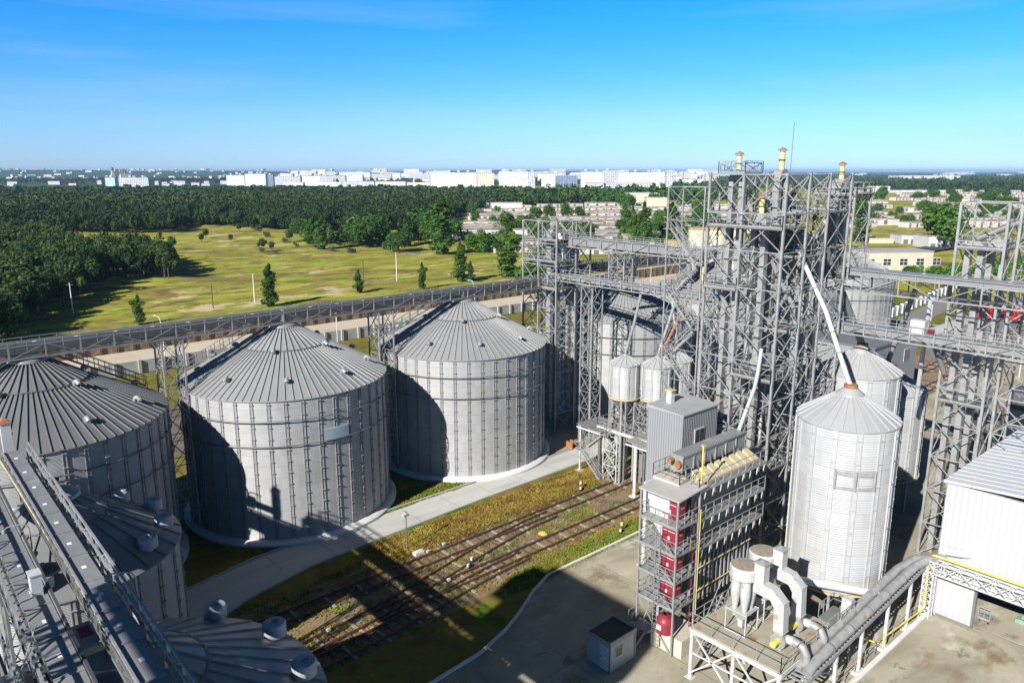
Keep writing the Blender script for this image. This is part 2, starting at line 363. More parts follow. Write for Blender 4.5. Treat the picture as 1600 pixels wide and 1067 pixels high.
# right side: lorry yard and service road, second meadow track strip
sheet('service_road', [(88, 56.6), (134, 56.6), (170, 66), (230, 73), (232, 79), (168, 72.5), (132, 62.2), (88, 60.4)], .034, M_ASPHL)
sheet('lorry_yard', [(150, 20), (260, 20), (250, 66), (175, 64), (152, 52)], .012, M_ASPHL)
sheet('service_road', [(84, 36.5), (150, 46), (150, 34), (84, 24)], .036, M_SLAB)
sheet('side_road', [gp(1340, 418), gp(1400, 404), gp(1490, 390), gp(1600, 384), gp(1600, 376), gp(1490, 381), gp(1400, 394), gp(1350, 405)], .16+.6, M_ASPH)

# ================================================================== RAILWAY
slp = MB(); slp.box(-.13, .13, -1.32, 1.32, 0, .14)
def track(label, pts, n_sl, gauge=1.52):
    t = thing('railway_track', label, 'railway track', (pts[0][0], pts[0][1], 0), group='sidings between the road and the slab')
    o = t.location.copy(); pts = np.array(pts, float)
    seg = np.hypot(*np.diff(pts, axis=0).T); cum = np.r_[0, np.cumsum(seg)]
    def P(s):
        x = np.interp(s, cum, pts[:, 0]); y = np.interp(s, cum, pts[:, 1]); return np.array([x, y])
    L = cum[-1]; ns = int(L/3)
    for sd in (-1, 1):
        mb = MB(); line = []
        for i in range(ns+1):
            s = L*i/ns; p = P(s); q = P(min(L, s+1)); r = P(max(0, s-1)); d = (q-r)/np.linalg.norm(q-r); nn = np.array([-d[1], d[0]])
            line.append(p+nn*sd*gauge/2)
        for a, b in zip(line[:-1], line[1:]):
            a3 = (a[0]-o.x, a[1]-o.y); b3 = (b[0]-o.x, b[1]-o.y)
            mb.bar((*a3, .19), (*b3, .19), .12, .11); mb.bar((*a3, .11), (*b3, .11), .18, .05)
        mb.build('rail', RAILM, t)
    first = None
    k = 0; s = .3
    while s < L and k < n_sl:
        p = P(s); q = P(min(L, s+.5)); r = P(max(0, s-.5)); d = q-r
        jit = random.uniform(-.06, .06)
        if first is None:
            ob = slp.build('sleeper', TIMBER, t); first = ob
        else:
            ob = bpy.data.objects.new('sleeper', first.data if k % 3 else slp2.data); COL.objects.link(ob); ob.parent = t
        ob.location = (p[0]-o.x+jit, p[1]-o.y, -.06); ob.rotation_euler = (0, 0, math.atan2(d[1], d[0])+jit*.3)
        s += 1.02; k += 1
    return t
slp2 = type('X', (), {})(); 
_s = MB(); _s.box(-.12, .12, -1.32, 1.32, 0, .15); _me = bpy.data.meshes.new('sleeper'); _me.from_pydata(_s.v, [], _s.f); _me.materials.append(mat('pale_concrete_sleeper', (.30, .26, .20), .9, 0, .2, 2)); slp2.data = _me
def curve(p0, p1, n=18):   # smooth S curve between two parallel lines
    return [(p0[0]+(p1[0]-p0[0])*i/n, p0[1]+(p1[1]-p0[1])*(3*(i/n)**2-2*(i/n)**3)) for i in range(n+1)]
track('straight rusty siding nearest the pale concrete road', [(8, 53.3), (70, 53.2), (108, 53.2)], 98)
track('straight rusty siding nearest the beige slab, running under the grey loading building', [(28, 48.5), (70, 48.4), (128, 48.4)], 98)
track('curved crossover track swinging from the siding by the road towards the slab', [(20, 47.9)]+curve((22, 48.4), (52, 52.6)), 30)
track('short siding half in black shadow along the bottom of the track bed', [(18, 46.1)]+curve((24, 46.2), (44, 48.0)), 24)
track('far end of the sidings beyond the hopper silos', [(128.5, 50.5), (210, 50.6)], 78)
track('outer siding beyond the grey track building on the right', [(128.5, 45.4), (205, 45.6)], 74)

# ================================================================== BIG SILOS
def big_silo(u, v, label, nst=42, R=10.3, he=14.28, hp=19.87, zb=.5, wallm=WALLM, roofm=ROOFM, nrib=84, rings=(12.3, 9.9), ladder_az=None, panel_az=None, group='large flat bottomed silos in the row along the road', parts_from=None):
    if parts_from:
        return dup(parts_from, (u, v, 0), label=label)
    t = thing('grain_silo', label, 'silo', (u, v, 0), group=group)
    f = MB(); f.lathe([(R+.75, 0), (R+.75, zb*.55), (R+.45, zb), (R-.2, zb)], 96); f.build('foundation_ring', CONCW, t, True)
    w_ = MB(); w_.lathe([(R, zb), (R, he)], 168); w_.build('wall', wallm, t, True)
    rf = MB(); rm = R*.42; zm = he+(hp-he)*(1-.42)+.0; rc = .95
    rf.lathe([(R-.1, he-.12), (R+.16, he-.05), (R+.16, he+.02), (rm, zm), (rm-.02, zm+.09), (rc, hp-.25), (rc, hp-.1)], 168)
    nr = nrib
    for k in range(nr):
        a = 2*pi*k/nr; c, s = cos(a), sin(a)
        rf.bar((c*(R+.14), s*(R+.14), he+.06), (c*rm, s*rm, zm+.04), .055, .13)
        if k % 2 == 0: rf.bar((c*rm, s*rm, zm+.13), (c*1.05, s*1.05, hp-.24), .055, .13)
    rf.build('roof', roofm, t)
    rg = MB(); rg.lathe([(rm+.02, zm+.0), (rm+.07, zm+.10), (rm-.05, zm+.14)], 84); rg.build('roof_band', STEELD, t)
    cp = MB(); cp.lathe([(1.55, hp-.52), (1.5, hp-.30), (1.0, hp-.06), (.5, hp), (0.02, hp)], 40); cp.lathe([(.42, hp-.1), (.42, hp+.7)], 16); cp.build('cap', STEEL, t, True)
    st = None
    for k in range(nst):
        a = 2*pi*(k+.5)/nst
        if st is None:
            s_ = MB()
            for o in (-.13, .13): s_.box(R+.0, R+.07, o-.028, o+.028, zb+.02, he-.1)
            s_.box(R+.0, R+.03, -.12, .12, zb+.02, he-.1)
            for z in np.arange(zb+1.1, he, 1.12): s_.box(R+.02, R+.16, -.2, .2, z, z+.05)
            st = s_.build('stiffener', STEEL, t); st.rotation_euler = (0, 0, a)
        else:
            o = bpy.data.objects.new('stiffener', st.data); COL.objects.link(o); o.parent = t; o.rotation_euler = (0, 0, a)
    for z in rings:
        mb = MB(); mb.tube([((R+.28)*cos(2*pi*k/96), (R+.28)*sin(2*pi*k/96), z) for k in range(97)], .055, 6, False)
        for k in range(nst):
            a = 2*pi*(k+.5)/nst; mb.bar(((R+.1)*cos(a), (R+.1)*sin(a), z), ((R+.3)*cos(a), (R+.3)*sin(a), z), .12, .1)
        mb.build('wind_ring', STEELD, t)
    # hooded roof vents in two rings
    vent0 = None
    for (rr_, cnt, off) in ((R*.42+.15, 5, .3), (R*.80, 9, .1)):
        for k in range(cnt):
            a = 2*pi*k/cnt+off
            if vent0 is None:
                mb = MB(); mb.tube([(0, 0, -.15), (0, 0, .16), (.06, 0, .28), (.2, 0, .34), (.36, 0, .28), (.46, 0, .12)], [.16, .17, .19, .21, .22, .23], 12)
                vent0 = mb.build('roof_vent', STEEL, t, True); o = vent0
            else: o = bpy.data.objects.new('roof_vent', vent0.data); COL.objects.link(o); o.parent = t
            z = he+(hp-he)*(1-rr_/R)
            o.location = (rr_*cos(a), rr_*sin(a), z+.05); o.rotation_euler = (0, 0, a)
    if ladder_az is not None:
        a = R_(ladder_az); c, s = cos(a), sin(a); tx, ty = -s, c
        mb = MB()
        for o in (-.45, .45):
            p = (c*(R+.1)+tx*o, s*(R+.1)+ty*o, he+.35); q = (c*1.6+tx*o, s*1.6+ty*o, hp-.1); mb.bar(p, q, .08)
            for hgt in (.5, 1.0):
                mb.bar((p[0], p[1], p[2]+hgt), (q[0], q[1], q[2]+hgt), .06)
            for k in range(10):
                f_ = k/9; pp = [p[i]+(q[i]-p[i])*f_ for i in range(3)]; mb.bar(pp, (pp[0], pp[1], pp[2]+1.0), .06)
        for k in range(44):
            f_ = k/43; r_ = R+.1+(1.6-R-.1)*f_; z = he+.35+(hp-.45-he)*f_
            mb.bar((c*r_-tx*.45, s*r_-ty*.45, z), (c*r_+tx*.45, s*r_+ty*.45, z), .2, .04)
        mb.build('roof_stair', STEELD, t)
        mb = MB()
        for o in (-.25, .25): mb.bar((c*(R+.4)+tx*o, s*(R+.4)+ty*o, .4), (c*(R+.4)+tx*o, s*(R+.4)+ty*o, he+1.3), .05)
        for z in np.arange(.6, he+1, .3): mb.bar((c*(R+.4)-tx*.25, s*(R+.4)-ty*.25, z), (c*(R+.4)+tx*.25, s*(R+.4)+ty*.25, z), .03)
        for z in np.arange(2.6, he+1.3, .8):
            mb.tube([(c*(R+.4+.38*sin(b))+tx*.38*cos(b), s*(R+.4+.38*sin(b))+ty*.38*cos(b), z) for b in frange(0, pi, 8)], .025, 4, False)
        mb.build('wall_ladder', STEELD, t)
    if panel_az is not None:
        for az, z0, z1, wd in panel_az:
            a = R_(az); mb = MB()
            for k in range(7):
                b0 = a+(k-3.5)*wd/7/R; b1 = a+(k-2.5)*wd/7/R
                mb.add([((R+.2)*cos(b), (R+.2)*sin(b), z) for b, z in ((b0, z0), (b1, z0), (b1, z1), (b0, z1))]+[((R+.02)*cos(b), (R+.02)*sin(b), z) for b, z in ((b0, z0), (b1, z0), (b1, z1), (b0, z1))], [(0, 1, 2, 3), (7, 6, 5, 4), (0, 4, 5, 1), (3, 2, 6, 7)])
            mb.build('blue_grey_patch', mat('blue_grey_primer', (.30, .37, .43), .5), t)
    return t
s2 = big_silo(33.7, 74.0, 'large grey flat bottomed silo second from the left, blue grey patch on its wall', ladder_az=138, panel_az=[(-90, 9.9, 11.0, 2.6)])
s1 = big_silo(10.9, 74.2, 'large grey silo at the left edge, its wall in shade behind the foreground gallery', roofm=mat('shaded_zinc_roof_sheet', (.20, .203, .206), .45, .2, .08, .35), ladder_az=20)  # same zinc as the other roofs; weaker sheen put in as a darker colour
s3 = big_silo(57.2, 74.0, 'large grey silo third from the left with a curved shadow falling on its wall', ladder_az=138)
for u, lb in ((88.4, 'large silo behind the small bins, its roof crossed by the shadows of the galleries'), (112, 'large silo half hidden by the tall lattice elevator tower'), (135, 'large silo behind the tall lattice elevator tower, seen only through the steelwork'), (158, 'large silo farthest right, its cone rising beside the cream flat roofed building')):
    dup(s3, (u, 74.1, 0), label=lb)

# ================================================================== HOPPER SILOS ON LEGS
def hopper_silo(label, loc, R, zb, he, hp, nrib=27, nst=14, wallm=WALLS, roofm=ROOFL, group=None, legs=8, patch=True, cone=None, ring=True):
    t = thing('hopper_silo', label, 'silo', loc, group=group)
    n = nrib*4
    mb = MB(); mb.lathe([(R, zb), (R, he)], n); mb.build('wall', wallm, t, True)
    mb = MB(); rc = .28*R if R > 3 else .22*R; zc = he+(hp-he)*(1-rc/R)
    mb.lathe([(R-.05, he-.08), (R+.12, he-.1), (R+.12, he-.02), (rc, zc), (rc*.98, zc+.12), (.35, hp), (.02, hp)], nrib*2)
    for k in range(nrib):
        a = 2*pi*k/nrib; mb.bar(((R+.1)*cos(a), (R+.1)*sin(a), he+.02), (rc*cos(a), rc*sin(a), zc+.05), .05, .11)
    mb.build('roof', roofm, t)
    mb = MB(); mb.lathe([(rc*.5, hp-.25), (rc*.5, hp+.12), (.1, hp+.14)], 20); mb.build('cap', RUST if R > 3 else STEEL, t, True)
    s0 = None
    for k in range(nst):
        a = 2*pi*(k+.5)/nst
        if s0 is None:
            s_ = MB()
            wd = .17 if R > 3 else .07
            for o in (-wd, wd): s_.box(R-.02, R+.10, o-.035, o+.035, zb, he-.06)
            s_.box(R, R+.04, -wd, wd, zb, he-.06)
            for z in np.arange(zb+1.5, he, 1.8): s_.box(R+.02, R+.14, -wd-.05, wd+.05, z, z+.06)
            s0 = s_.build('stiffener', STEELL, t); s0.rotation_euler = (0, 0, a)
        else:
            o = bpy.data.objects.new('stiffener', s0.data); COL.objects.link(o); o.parent = t; o.rotation_euler = (0, 0, a)
    if ring:
        mb = MB(); mb.lathe([(R+.02, zb-.12), (R+.2, zb-.12), (R+.2, zb+.06), (R+.02, zb+.06)], n)
        mb.build('base_ring', mat('ochre_stained_ring', (.50, .40, .25), .7, 0, .25, 2), t)
    mb = MB(); hz = cone if cone is not None else max(.6, zb-R*.8)
    mb.lathe([(R-.05, zb-.1), (.35, hz), (.35, hz-.35)], 32); mb.build('hopper_cone', STEELD, t, True)
    l0 = None
    for k in range(legs):
        a = 2*pi*(k+.5)/legs
        if l0 is None:
            q = MB(); q.box(R-.12, R+.12, -.1, .1, 0, zb-.1); q.box(R-.25, R+.25, -.25, .25, 0, .05); l0 = q.build('leg', STEEL, t); l0.rotation_euler = (0, 0, a)
        else: o = bpy.data.objects.new('leg', l0.data); COL.objects.link(o); o.parent = t; o.rotation_euler = (0, 0, a)
    return t
hA = hopper_silo('tall pale hopper silo standing in front, with a framed hatch on its wall', (56.7, 25.0, 0), 3.66, 3.5, 16.57, 18.98, group='tall hopper silos beside the elevator tower')
mb = MB(); a0 = R_(-163); RR = 3.80
for z0, z1 in ((13.1, 13.45), (12.0, 12.25)):
    for k in range(10):
        b0 = a0+k*.075; b1 = b0+.075; mb.add([(RR*cos(b), RR*sin(b), z) for b, z in ((b0, z0), (b1, z0), (b1, z1), (b0, z1))], [(0, 1, 2, 3)])
for b in (0, 5, 10):
    q = a0+b*.075; mb.bar((RR*cos(q), RR*sin(q), 12.0), (RR*cos(q), RR*sin(q), 13.45), .14)
mb.build('hatch_frame', STEEL, hA)
hB = hopper_silo('hopper silo just behind the front one, crossed by the white spout', (73.3, 31.6, 0), 3.66, 3.5, 16.1, 18.6, group='tall hopper silos beside the elevator tower')
hC = hopper_silo('x', (81.5, 32.0, 0), 3.66, 3.5, 12.7, 15.1, group='tall hopper silos beside the elevator tower'); tag(hC, label='hopper silo at the right rear, half of its cone in shadow')
dup(hC, (77.6, 38.2, 0), label='hopper silo behind the lattice tower with shadows across its cone')
bn = hopper_silo('small round bin above the rail loading deck, left of its pair', (65.0, 54.2, 0), 1.62, 10.0, 13.9, 14.9, 16, 10, group='small round bins over the rail loader', legs=6, cone=7.6, ring=True)
dup(bn, (67.0, 51.2, 0), label='small round bin above the rail loading deck, right of its pair, the nearest one')
dup(bn, (70.8, 51.3, 0), label='small round bin hidden behind the other two, partly under a shadow')
# foreground row seen from above, under the galleries
def drum_silo(label, loc, R=8.9, nr=36):
    t = big_silo(loc[0], loc[1], label, nst=24, R=R, he=10, hp=14.4, zb=.3, roofm=ROOFD, nrib=nr, rings=(), group='nearer silos under the foreground galleries')
    for o in list(t.children):
        if o.name.startswith('roof_vent'): bpy.data.objects.remove(o)
    v0 = None
    for k in range(12):
        a = 2*pi*k/12+.18
        if v0 is None:
            mb = MB(); mb.lathe([(.28, -.3), (.28, .35), (.2, .35)], 16); mb.lathe([(.3, .30), (.62, .30), (.62, .92), (.56, 1.0), (.25, 1.02), (.22, .95), (0.01, .95)], 24)
            v0 = mb.build('drum_vent', mat('drum_vent_grey', (.36, .38, .40), .5, .2, .15, 2), t, True); o = v0
        else: o = bpy.data.objects.new('drum_vent', v0.data); COL.objects.link(o); o.parent = t
        o.location = ((R-.9)*cos(a), (R-.9)*sin(a), 10.45); o.rotation_euler = (0, 0, a)
    return t
d2 = drum_silo('nearer dark ribbed silo with drum vents at the left, under the foreground gallery', (8.6, 55.6, 0), 7.3, 30)
drum_silo('nearest ribbed silo roof with drum vents at the bottom edge of the view', (6.9, 34.5, 0))
# ================================================================== CONVEYOR GALLERIES
STEELM = mat('mid_grey_steel', (.25, .252, .25), .5, .2, .15, 1.5)
def gallery(label, p, q, width=1.7, h=1.5, panel=2.6, cov=1, covmat=GALCOV, group=None, rail=True, name='conveyor_gallery', box=(.75, .85), bz=.25, thin=0, chutes=(), walk=1, lamps=0, truss_sides=(1, 1)):
    """a truss bridge that carries an enclosed conveyor and a walkway; p, q = bottom centre points"""
    p = np.array(p, float); q = np.array(q, float); d = q-p; L = np.linalg.norm(d); d /= L
    s = np.cross(d, [0, 0, 1]); s /= np.linalg.norm(s); up = np.array([0, 0, 1.])
    t = thing(name, label, 'conveyor gallery', tuple(p), group=group)
    n = max(2, round(L/panel))
    tr = MB()
    for k, sd in enumerate((-1, 1)):
        if not truss_sides[k]: continue
        o = s*sd*width/2
        tr.bar(o, o+d*L, .12); tr.bar(o+up*h, o+up*h+d*L, .10)
        for i in range(n+1):
            a = o+d*L*i/n; tr.bar(a, a+up*h, .11)
            if i < n:
                b = o+d*L*(i+1)/n
                if i % 2: tr.bar(a, b+up*h, .06)
                else: tr.bar(a+up*h, b, .06)
    for i in range(n+1):
        c = d*L*i/n; tr.bar(c-s*width/2, c+s*width/2, .10)
    tr.build('truss', STEELM if thin else STEEL, t)
    if box:
        mb = MB(); bw, bh = box
        c0 = s*(width/2-bw/2-.15)*cov
        m_ = max(1, round(L/3.2))
        for i in range(m_):
            a = c0+d*(L*i/m_+.012)+up*(bz+bh/2); b = c0+d*(L*(i+1)/m_-.012)+up*(bz+bh/2)
            mb.bar(a, b, bw, bh)
            mb.bar(a+up*(bh/2+.02), b+up*(bh/2+.02), bw+.12, .04)
            mb.bar(a+up*(bh/2+.05), a+d*.1+up*(bh/2+.05), bw+.14, .07)
        mb.build('conveyor_cover', covmat, t)
        st = MB()
        for i in range(m_):
            c = c0+d*(L*(i+.5)/m_)+up*(bz+bh+.045); st.bar(c-d*.14, c+d*.14, .2, .012)
        st.build('inspection_sticker', mat('white_sticker', (.8, .8, .8), .5), t)
    if walk:
        mb = MB(); c0 = -s*(width/2-.35)*cov; mb.bar(c0+up*.1, c0+up*.1+d*L, .65, .05); mb.build('walkway_grating', STEELD, t)
    if rail:
        mb = MB()
        for sd in (-1, 1):
            o = s*sd*(width/2); railing(mb, [o+up*h*.62, o+up*h*.62+d*L], h=.75 if thin else 1.0, step=panel/2, kick=False, mid=False)
        mb.build('railing', STEEL, t)
    return t
gallery('long dark conveyor gallery running over the peaks of the large silos', (-25, 74.0, 19.8), (70.5, 73.9, 19.8), 2.2, 1.1, 2.65, cov=-1, covmat=DARKCOV, box=(1.25, .8), thin=1)
gB = gallery('upper conveyor gallery between the smaller lattice tower and the tall elevator tower', (73, 72, 25.3), (73, 39.5, 25.3), 2.2, 1.25, 2.5, covmat=GALCOV, box=(1.2, .9), group='crossing galleries between the towers')
gC = gallery('lower slim conveyor gallery between the smaller lattice tower and the tall elevator tower', (71.6, 72, 20.9), (71.6, 39.5, 20.9), 1.8, .8, 1.7, covmat=GALCOV, box=(.7, .6), group='crossing galleries between the towers')
gD = gallery('upper conveyor gallery between the tall elevator tower and the right hand lattice tower', (70.8, 34, 24.2), (70.8, -12, 24.2), 2.2, 1.5, 3.2, covmat=GALCOV, box=(1.5, .55), bz=1.45, group='crossing galleries towards the right')
gE = gallery('lower conveyor gallery passing in front of the right hand lattice tower', (70.6, 34, 20.2), (70.6, -14, 20.2), 2.0, .9, 2.0, covmat=GALCOV, box=(.8, .65), group='crossing galleries towards the right')
gallery('dark conveyor gallery leaving the smaller tower towards the rear silos', (76, 74, 21), (150, 73.5, 20.4), 2.0, 1.4, 2.6, covmat=DARKCOV, box=(1.1, .9), cov=-1)
# foreground pair seen from above
gR = gallery('foreground conveyor gallery with grey lid sections seen from above, the right one of the pair', (7.15, 58.5, 15.7), (6.55, 12, 15.7), 1.4, 1.0, 2.4, covmat=GALCOV, cov=1, box=(.8, .62), walk=0, group='foreground galleries at the lower left', rail=False)
gL = gallery('foreground conveyor gallery at the far left edge, with the white junction box beside it', (4.85, 62, 15.0), (4.05, 12, 15.0), 1.4, 1.15, 2.0, covmat=GALCOV, cov=-1, box=(.95, .8), group='foreground galleries at the lower left', rail=False)

def rail_line(parent, p, q, name='railing', h=1.1, step=1.5, w=.09, m=STEEL):
    o = parent.location; mb = MB(); P_ = np.array(p)-np.array(o); Q_ = np.array(q)-np.array(o)
    n = max(1, round(np.linalg.norm(Q_-P_)/step)); up = np.array([0, 0, 1.])
    mb.bar(P_+up*h, Q_+up*h, w); mb.bar(P_, Q_, w); mb.bar(P_+up*h*.5, Q_+up*h*.5, w*.5)
    for i in range(n+1):
        c = P_+(Q_-P_)*i/n; mb.bar(c, c+up*h, w)
        if i < n:
            e = P_+(Q_-P_)*(i+1)/n; mb.bar(c+up*h if i % 2 else c, e if i % 2 else e+up*h, w*.6)
    return mb.build(name, m, parent)
rail_line(gR, (7.9, 58, 16.2), (7.3, 14, 16.2), h=1.0, step=1.8, w=.10)
rail_line(gR, (6.3, 58, 16.1), (5.8, 14, 16.1), h=.5, step=1.2, w=.06, m=STEELD)
rail_line(gL, (5.6, 60, 15.6), (4.75, 14, 15.6), h=.6, step=1.6, w=.12, m=DARKCOV)
rail_line(gL, (3.9, 60, 15.6), (3.2, 14, 15.6), h=1.2, step=1.4, w=.10)
rail_line(gL, (3.3, 60, 15.6), (2.5, 14, 15.6), h=.9, step=1.1, w=.07)
mb = MB(); mb.tube([(-.95, 0, .72), (-1.0, -46, .72)], .06, 6); mb.build('lichened_pipe', mat('lichen_yellow_pipe', (.42, .38, .22), .8, 0, .35, 3), gR)

# bits on and between the foreground galleries
def gooseneck_lamp(label, x, y, z, ang, h=1.9):
    t = thing('gooseneck_lamp', label, 'lamp', (x, y, z), ang, group='bent pipe lamps on the foreground galleries')
    mb = MB(); mb.tube([(0, 0, 0), (0, 0, h), (.12, 0, h+.22), (.4, 0, h+.3), (.95, 0, h+.28), (1.1, 0, h+.15)], .035, 8); mb.build('post', STEEL, t, True)
    mb = MB(); mb.lathe([(.03, .1), (.12, 0), (.14, -.12), (.02, -.14)], 14, (1.1, 0)); o = mb.build('lamp_head', STEELD, t, True); o.location = (0, 0, h+.12)
gooseneck_lamp('bent lamp post rising beside the right foreground gallery', 7.7, 33.2, 16.0, R_(150))
gooseneck_lamp('bent lamp post beside the left foreground gallery', 5.6, 44.8, 15.4, R_(170), 1.2)
t = thing('junction_box', 'white junction box standing on the left foreground gallery', 'junction box', (4.7, 38.2, 16.1))
mb = MB(); mb.box(-.22, .22, -.32, .32, 0, 1.0); mb.build('cabinet', WHITE, t); mb = MB(); mb.box(-.26, .26, -.36, .36, 1.0, 1.06); mb.build('lid', WHITE, t)
t = thing('warning_board', 'pale board with a dark red square lying between the foreground galleries', 'board', (5.75, 35.6, 14.6))
mb = MB(); mb.box(-.62, .62, -1.1, 1.1, 0, .12); mb.build('plate', mat('pale_grey_board', (.48, .49, .50), .5), t)
mb = MB(); mb.box(.0, .5, -.2, .75, .121, .135); mb.build('red_square', mat('dark_red_paint', (.42, .02, .06), .5), t)
t = thing('elevator_outlet', 'white sloping outlet duct with an orange cap at the end of the foreground gallery', 'duct', (7.0, 60.2, 15.2))
mb = MB(); mb.box(-.3, .3, -.25, .25, .3, 3.0); mb.build('duct', WHITE, t)
mb = MB(); mb.add([(-.38, -.32, 3.0), (.38, -.32, 3.0), (.38, .32, 3.0), (-.38, .32, 3.0), (0, 0, 3.5)], [(0, 1, 4), (1, 2, 4), (2, 3, 4), (3, 0, 4), (3, 2, 1, 0)]); mb.build('cap', RUST, t)
t = thing('drive_unit', 'dark motor and gearbox of the foreground conveyor beside the white duct', 'motor', (6.2, 61.0, 16.2))
mb = MB(); mb.tube([(0, -.6, .3), (0, .5, .3)], .32, 16); mb.build('motor', BLACK, t, True)
mb = MB(); mb.tube([(0, .5, .3), (0, .62, .3)], .36, 16); mb.tube([(0, -.62, .3), (0, -.72, .3)], .34, 16); mb.build('end_cover', STEEL, t, True)
mb = MB(); mb.box(-.35, .35, .62, 1.3, -.1, .75); mb.build('gearbox', STEELD, t); mb = MB(); mb.tube([(-.5, 1.5, 1.1), (.1, .9, 1.25), (.6, .3, 1.0)], .07, 8); mb.build('yellow_handle', YELLOW, t)
t = thing('transfer_housing', 'grey sheet metal housing and roof panels at the bottom left corner', 'housing', (1.6, 37, 13.8))
mb = MB(); mb.box(-1.7, 1.2, -7, 4.5, 0, .5); mb.build('lid_panel', GALCOV, t)
mb = MB()
for k in range(22): mb.tube([(-1.7, -7.2-k*.5, .3), (1.2, -7.2-k*.5, .3)], .14, 6)
mb.build('corrugated_panel', GALCOV, t)
mb = MB(); mb.box(-1.9, 1.4, -19, 4.7, -1.2, -.02); mb.build('body', STEELD, t)
t = thing('square_hood', 'grey tapering hood with thin stays in the bottom left corner', 'hood', (2.6, 32.2, 15.2))
mb = MB(); mb.add([(-.9, -.9, 0), (.9, -.9, 0), (.9, .9, 0), (-.9, .9, 0), (-.45, -.45, .7), (.45, -.45, .7), (.45, .45, .7), (-.45, .45, .7)], [(0, 1, 5, 4), (1, 2, 6, 5), (2, 3, 7, 6), (3, 0, 4, 7), (4, 5, 6, 7)]); mb.build('hood', ROOFM, t)
mb = MB()
for a in frange(0, 2*pi, 6)[:-1]: mb.bar((.4*cos(a), .4*sin(a), .7), (1.3*cos(a+.3), 1.3*sin(a+.3), 2.4), .03)
mb.build('stay', STEEL, t)
t = thing('inspection_hatch', 'round dark hatch cover between the foreground galleries', 'hatch', (5.7, 31.6, 14.5)); mb = MB(); mb.lathe([(.75, 0), (.75, .14), (.6, .2), (.1, .24), (.01, .24)], 28); mb.build('cover', STEELD, t, True)
dup(t, (5.9, 43.6, 14.5), label='round dark hatch cover further up between the foreground galleries')
t = thing('curved_duct', 'pale bent duct end between the foreground galleries near the bottom', 'duct', (5.6, 33.4, 14.6)); mb = MB(); mb.tube([(-.7, .3, 0), (-.6, .1, .5), (-.3, -.1, .65), (.8, .1, .62)], .22, 10); mb.build('duct', mat('dull_grey_duct', (.30, .31, .32), .5), t, True)
# gallery trestles over the silo row
def trestle(label, u, v, top, wx=2.0, wy=2.0, spread=0, zb=0, group='lattice trestles under the long gallery', bay=2.4, wc=.15, wb=.07, name='trestle'):
    t = thing(name, label, 'trestle', (u, v, zb), group=group)
    mb = MB(); lv = frange(0, top, max(2, round(top/bay)))
    cs = [(-wx/2, -wy/2), (wx/2, -wy/2), (wx/2, wy/2), (-wx/2, wy/2)]
    lattice(mb, -wx/2, wx/2, -wy/2, wy/2, lv, wc, wb, 'X', cols=False); mb.build('bracing', STEEL, t)
    for x, y in cs:
        mb = MB(); mb.bar((x, y, 0), (x, y, top), wc); mb.box(x-.25, x+.25, y-.25, y+.25, 0, .06); mb.build('leg', STEEL, t)
    mb = MB()
    for x, y in cs: mb.bar((x, y, top-1.2), (x*1.9, y, top-.05), .08)
    mb.bar((-wx, -wy/2, top), (wx, -wy/2, top), .14); mb.bar((-wx, wy/2, top), (wx, wy/2, top), .14); mb.build('head_beam', STEEL, t)
    return t
trestle('lattice trestle between the left edge silo and the second silo', 22.3, 74.0, 19.7, 1.9, 2.2)
trestle('lattice trestle between the second and third silos', 45.5, 74.0, 19.7, 1.9, 2.2)
trestle('slim lattice trestle carrying the lower gallery, standing at the end of the concrete apron', 71.6, 65.5, 20.8, 1.9, 1.9, group='trestles under the crossing galleries')
trestle('short lattice trestle between the lower gallery and the upper gallery', 72.3, 61.5, 3.5, 1.6, 2.4, zb=21.7, group='trestles under the crossing galleries')
trestle('rust streaked slim trestle beside the bins under the lower gallery', 71.2, 47.6, 20.8, 1.3, 1.3, group='trestles under the crossing galleries', bay=1.6)
trestle('lattice trestle under the left foreground gallery', 4.6, 44.5, 14.9, 1.3, 1.6, group='trestles under the foreground galleries')

# ================================================================== LATTICE TOWERS
def shaft(label, u, v, z0, z1, w=.55, gap=.9, axis='y', stack=True, stack_h=1.3, group='bucket elevators in the lattice towers', loc_lab=None, curved=False):
    """bucket elevator: two rectangular legs, a rounded head and a yellow exhaust stack with a red cap"""
    t = thing('bucket_elevator', label, 'bucket elevator', (u, v, 0), 0 if axis == 'y' else pi/2, group=group)
    for o in (-gap/2, gap/2):
        mb = MB(); mb.box(-w/2, w/2, o-w*.36, o+w*.36, z0, z1)
        for z in np.arange(z0+2, z1, 2.4): mb.box(-w/2-.05, w/2+.05, o-w*.36-.05, o+w*.36+.05, z, z+.08)
        mb.build('elevator_leg', STEEL, t)
    mb = MB(); r = gap/2+w*.42
    prof = [(r*cos(a), r*sin(a)) for a in frange(0, pi, 12)]
    n = len(prof); vs = [(x, y, z1+zz) for x in (-w*.62, w*.62) for y, zz in prof]
    mb.add(vs, [tuple(range(n))[::-1], tuple(range(n, 2*n))]+[(i, (i+1) % n, n+(i+1) % n, n+i) for i in range(n)]); mb.build('elevator_head', STEEL, t)
    mb = MB(); mb.tube([(w*.6, 0, z1+.3), (w*.6+.7, 0, z1+.3)], .24, 12); mb.build('drive_motor', mat('blue_motor', (.10, .14, .20), .5), t, True)
    if stack:
        mb = MB(); zt = z1+r; mb.lathe([(.24, zt-.15), (.24, zt+stack_h)], 14); mb.build('exhaust_pipe', CREAMY, t, True)
        mb = MB(); mb.lathe([(.42, zt+stack_h+.05), (.36, zt+stack_h+.16), (.06, zt+stack_h+.34), (.01, zt+stack_h+.34)], 16); mb.lathe([(.24, zt+stack_h*.45), (.36, zt+stack_h*.5), (.24, zt+stack_h*.56)], 16); mb.build('rain_cap', RUST, t, True)
    return t
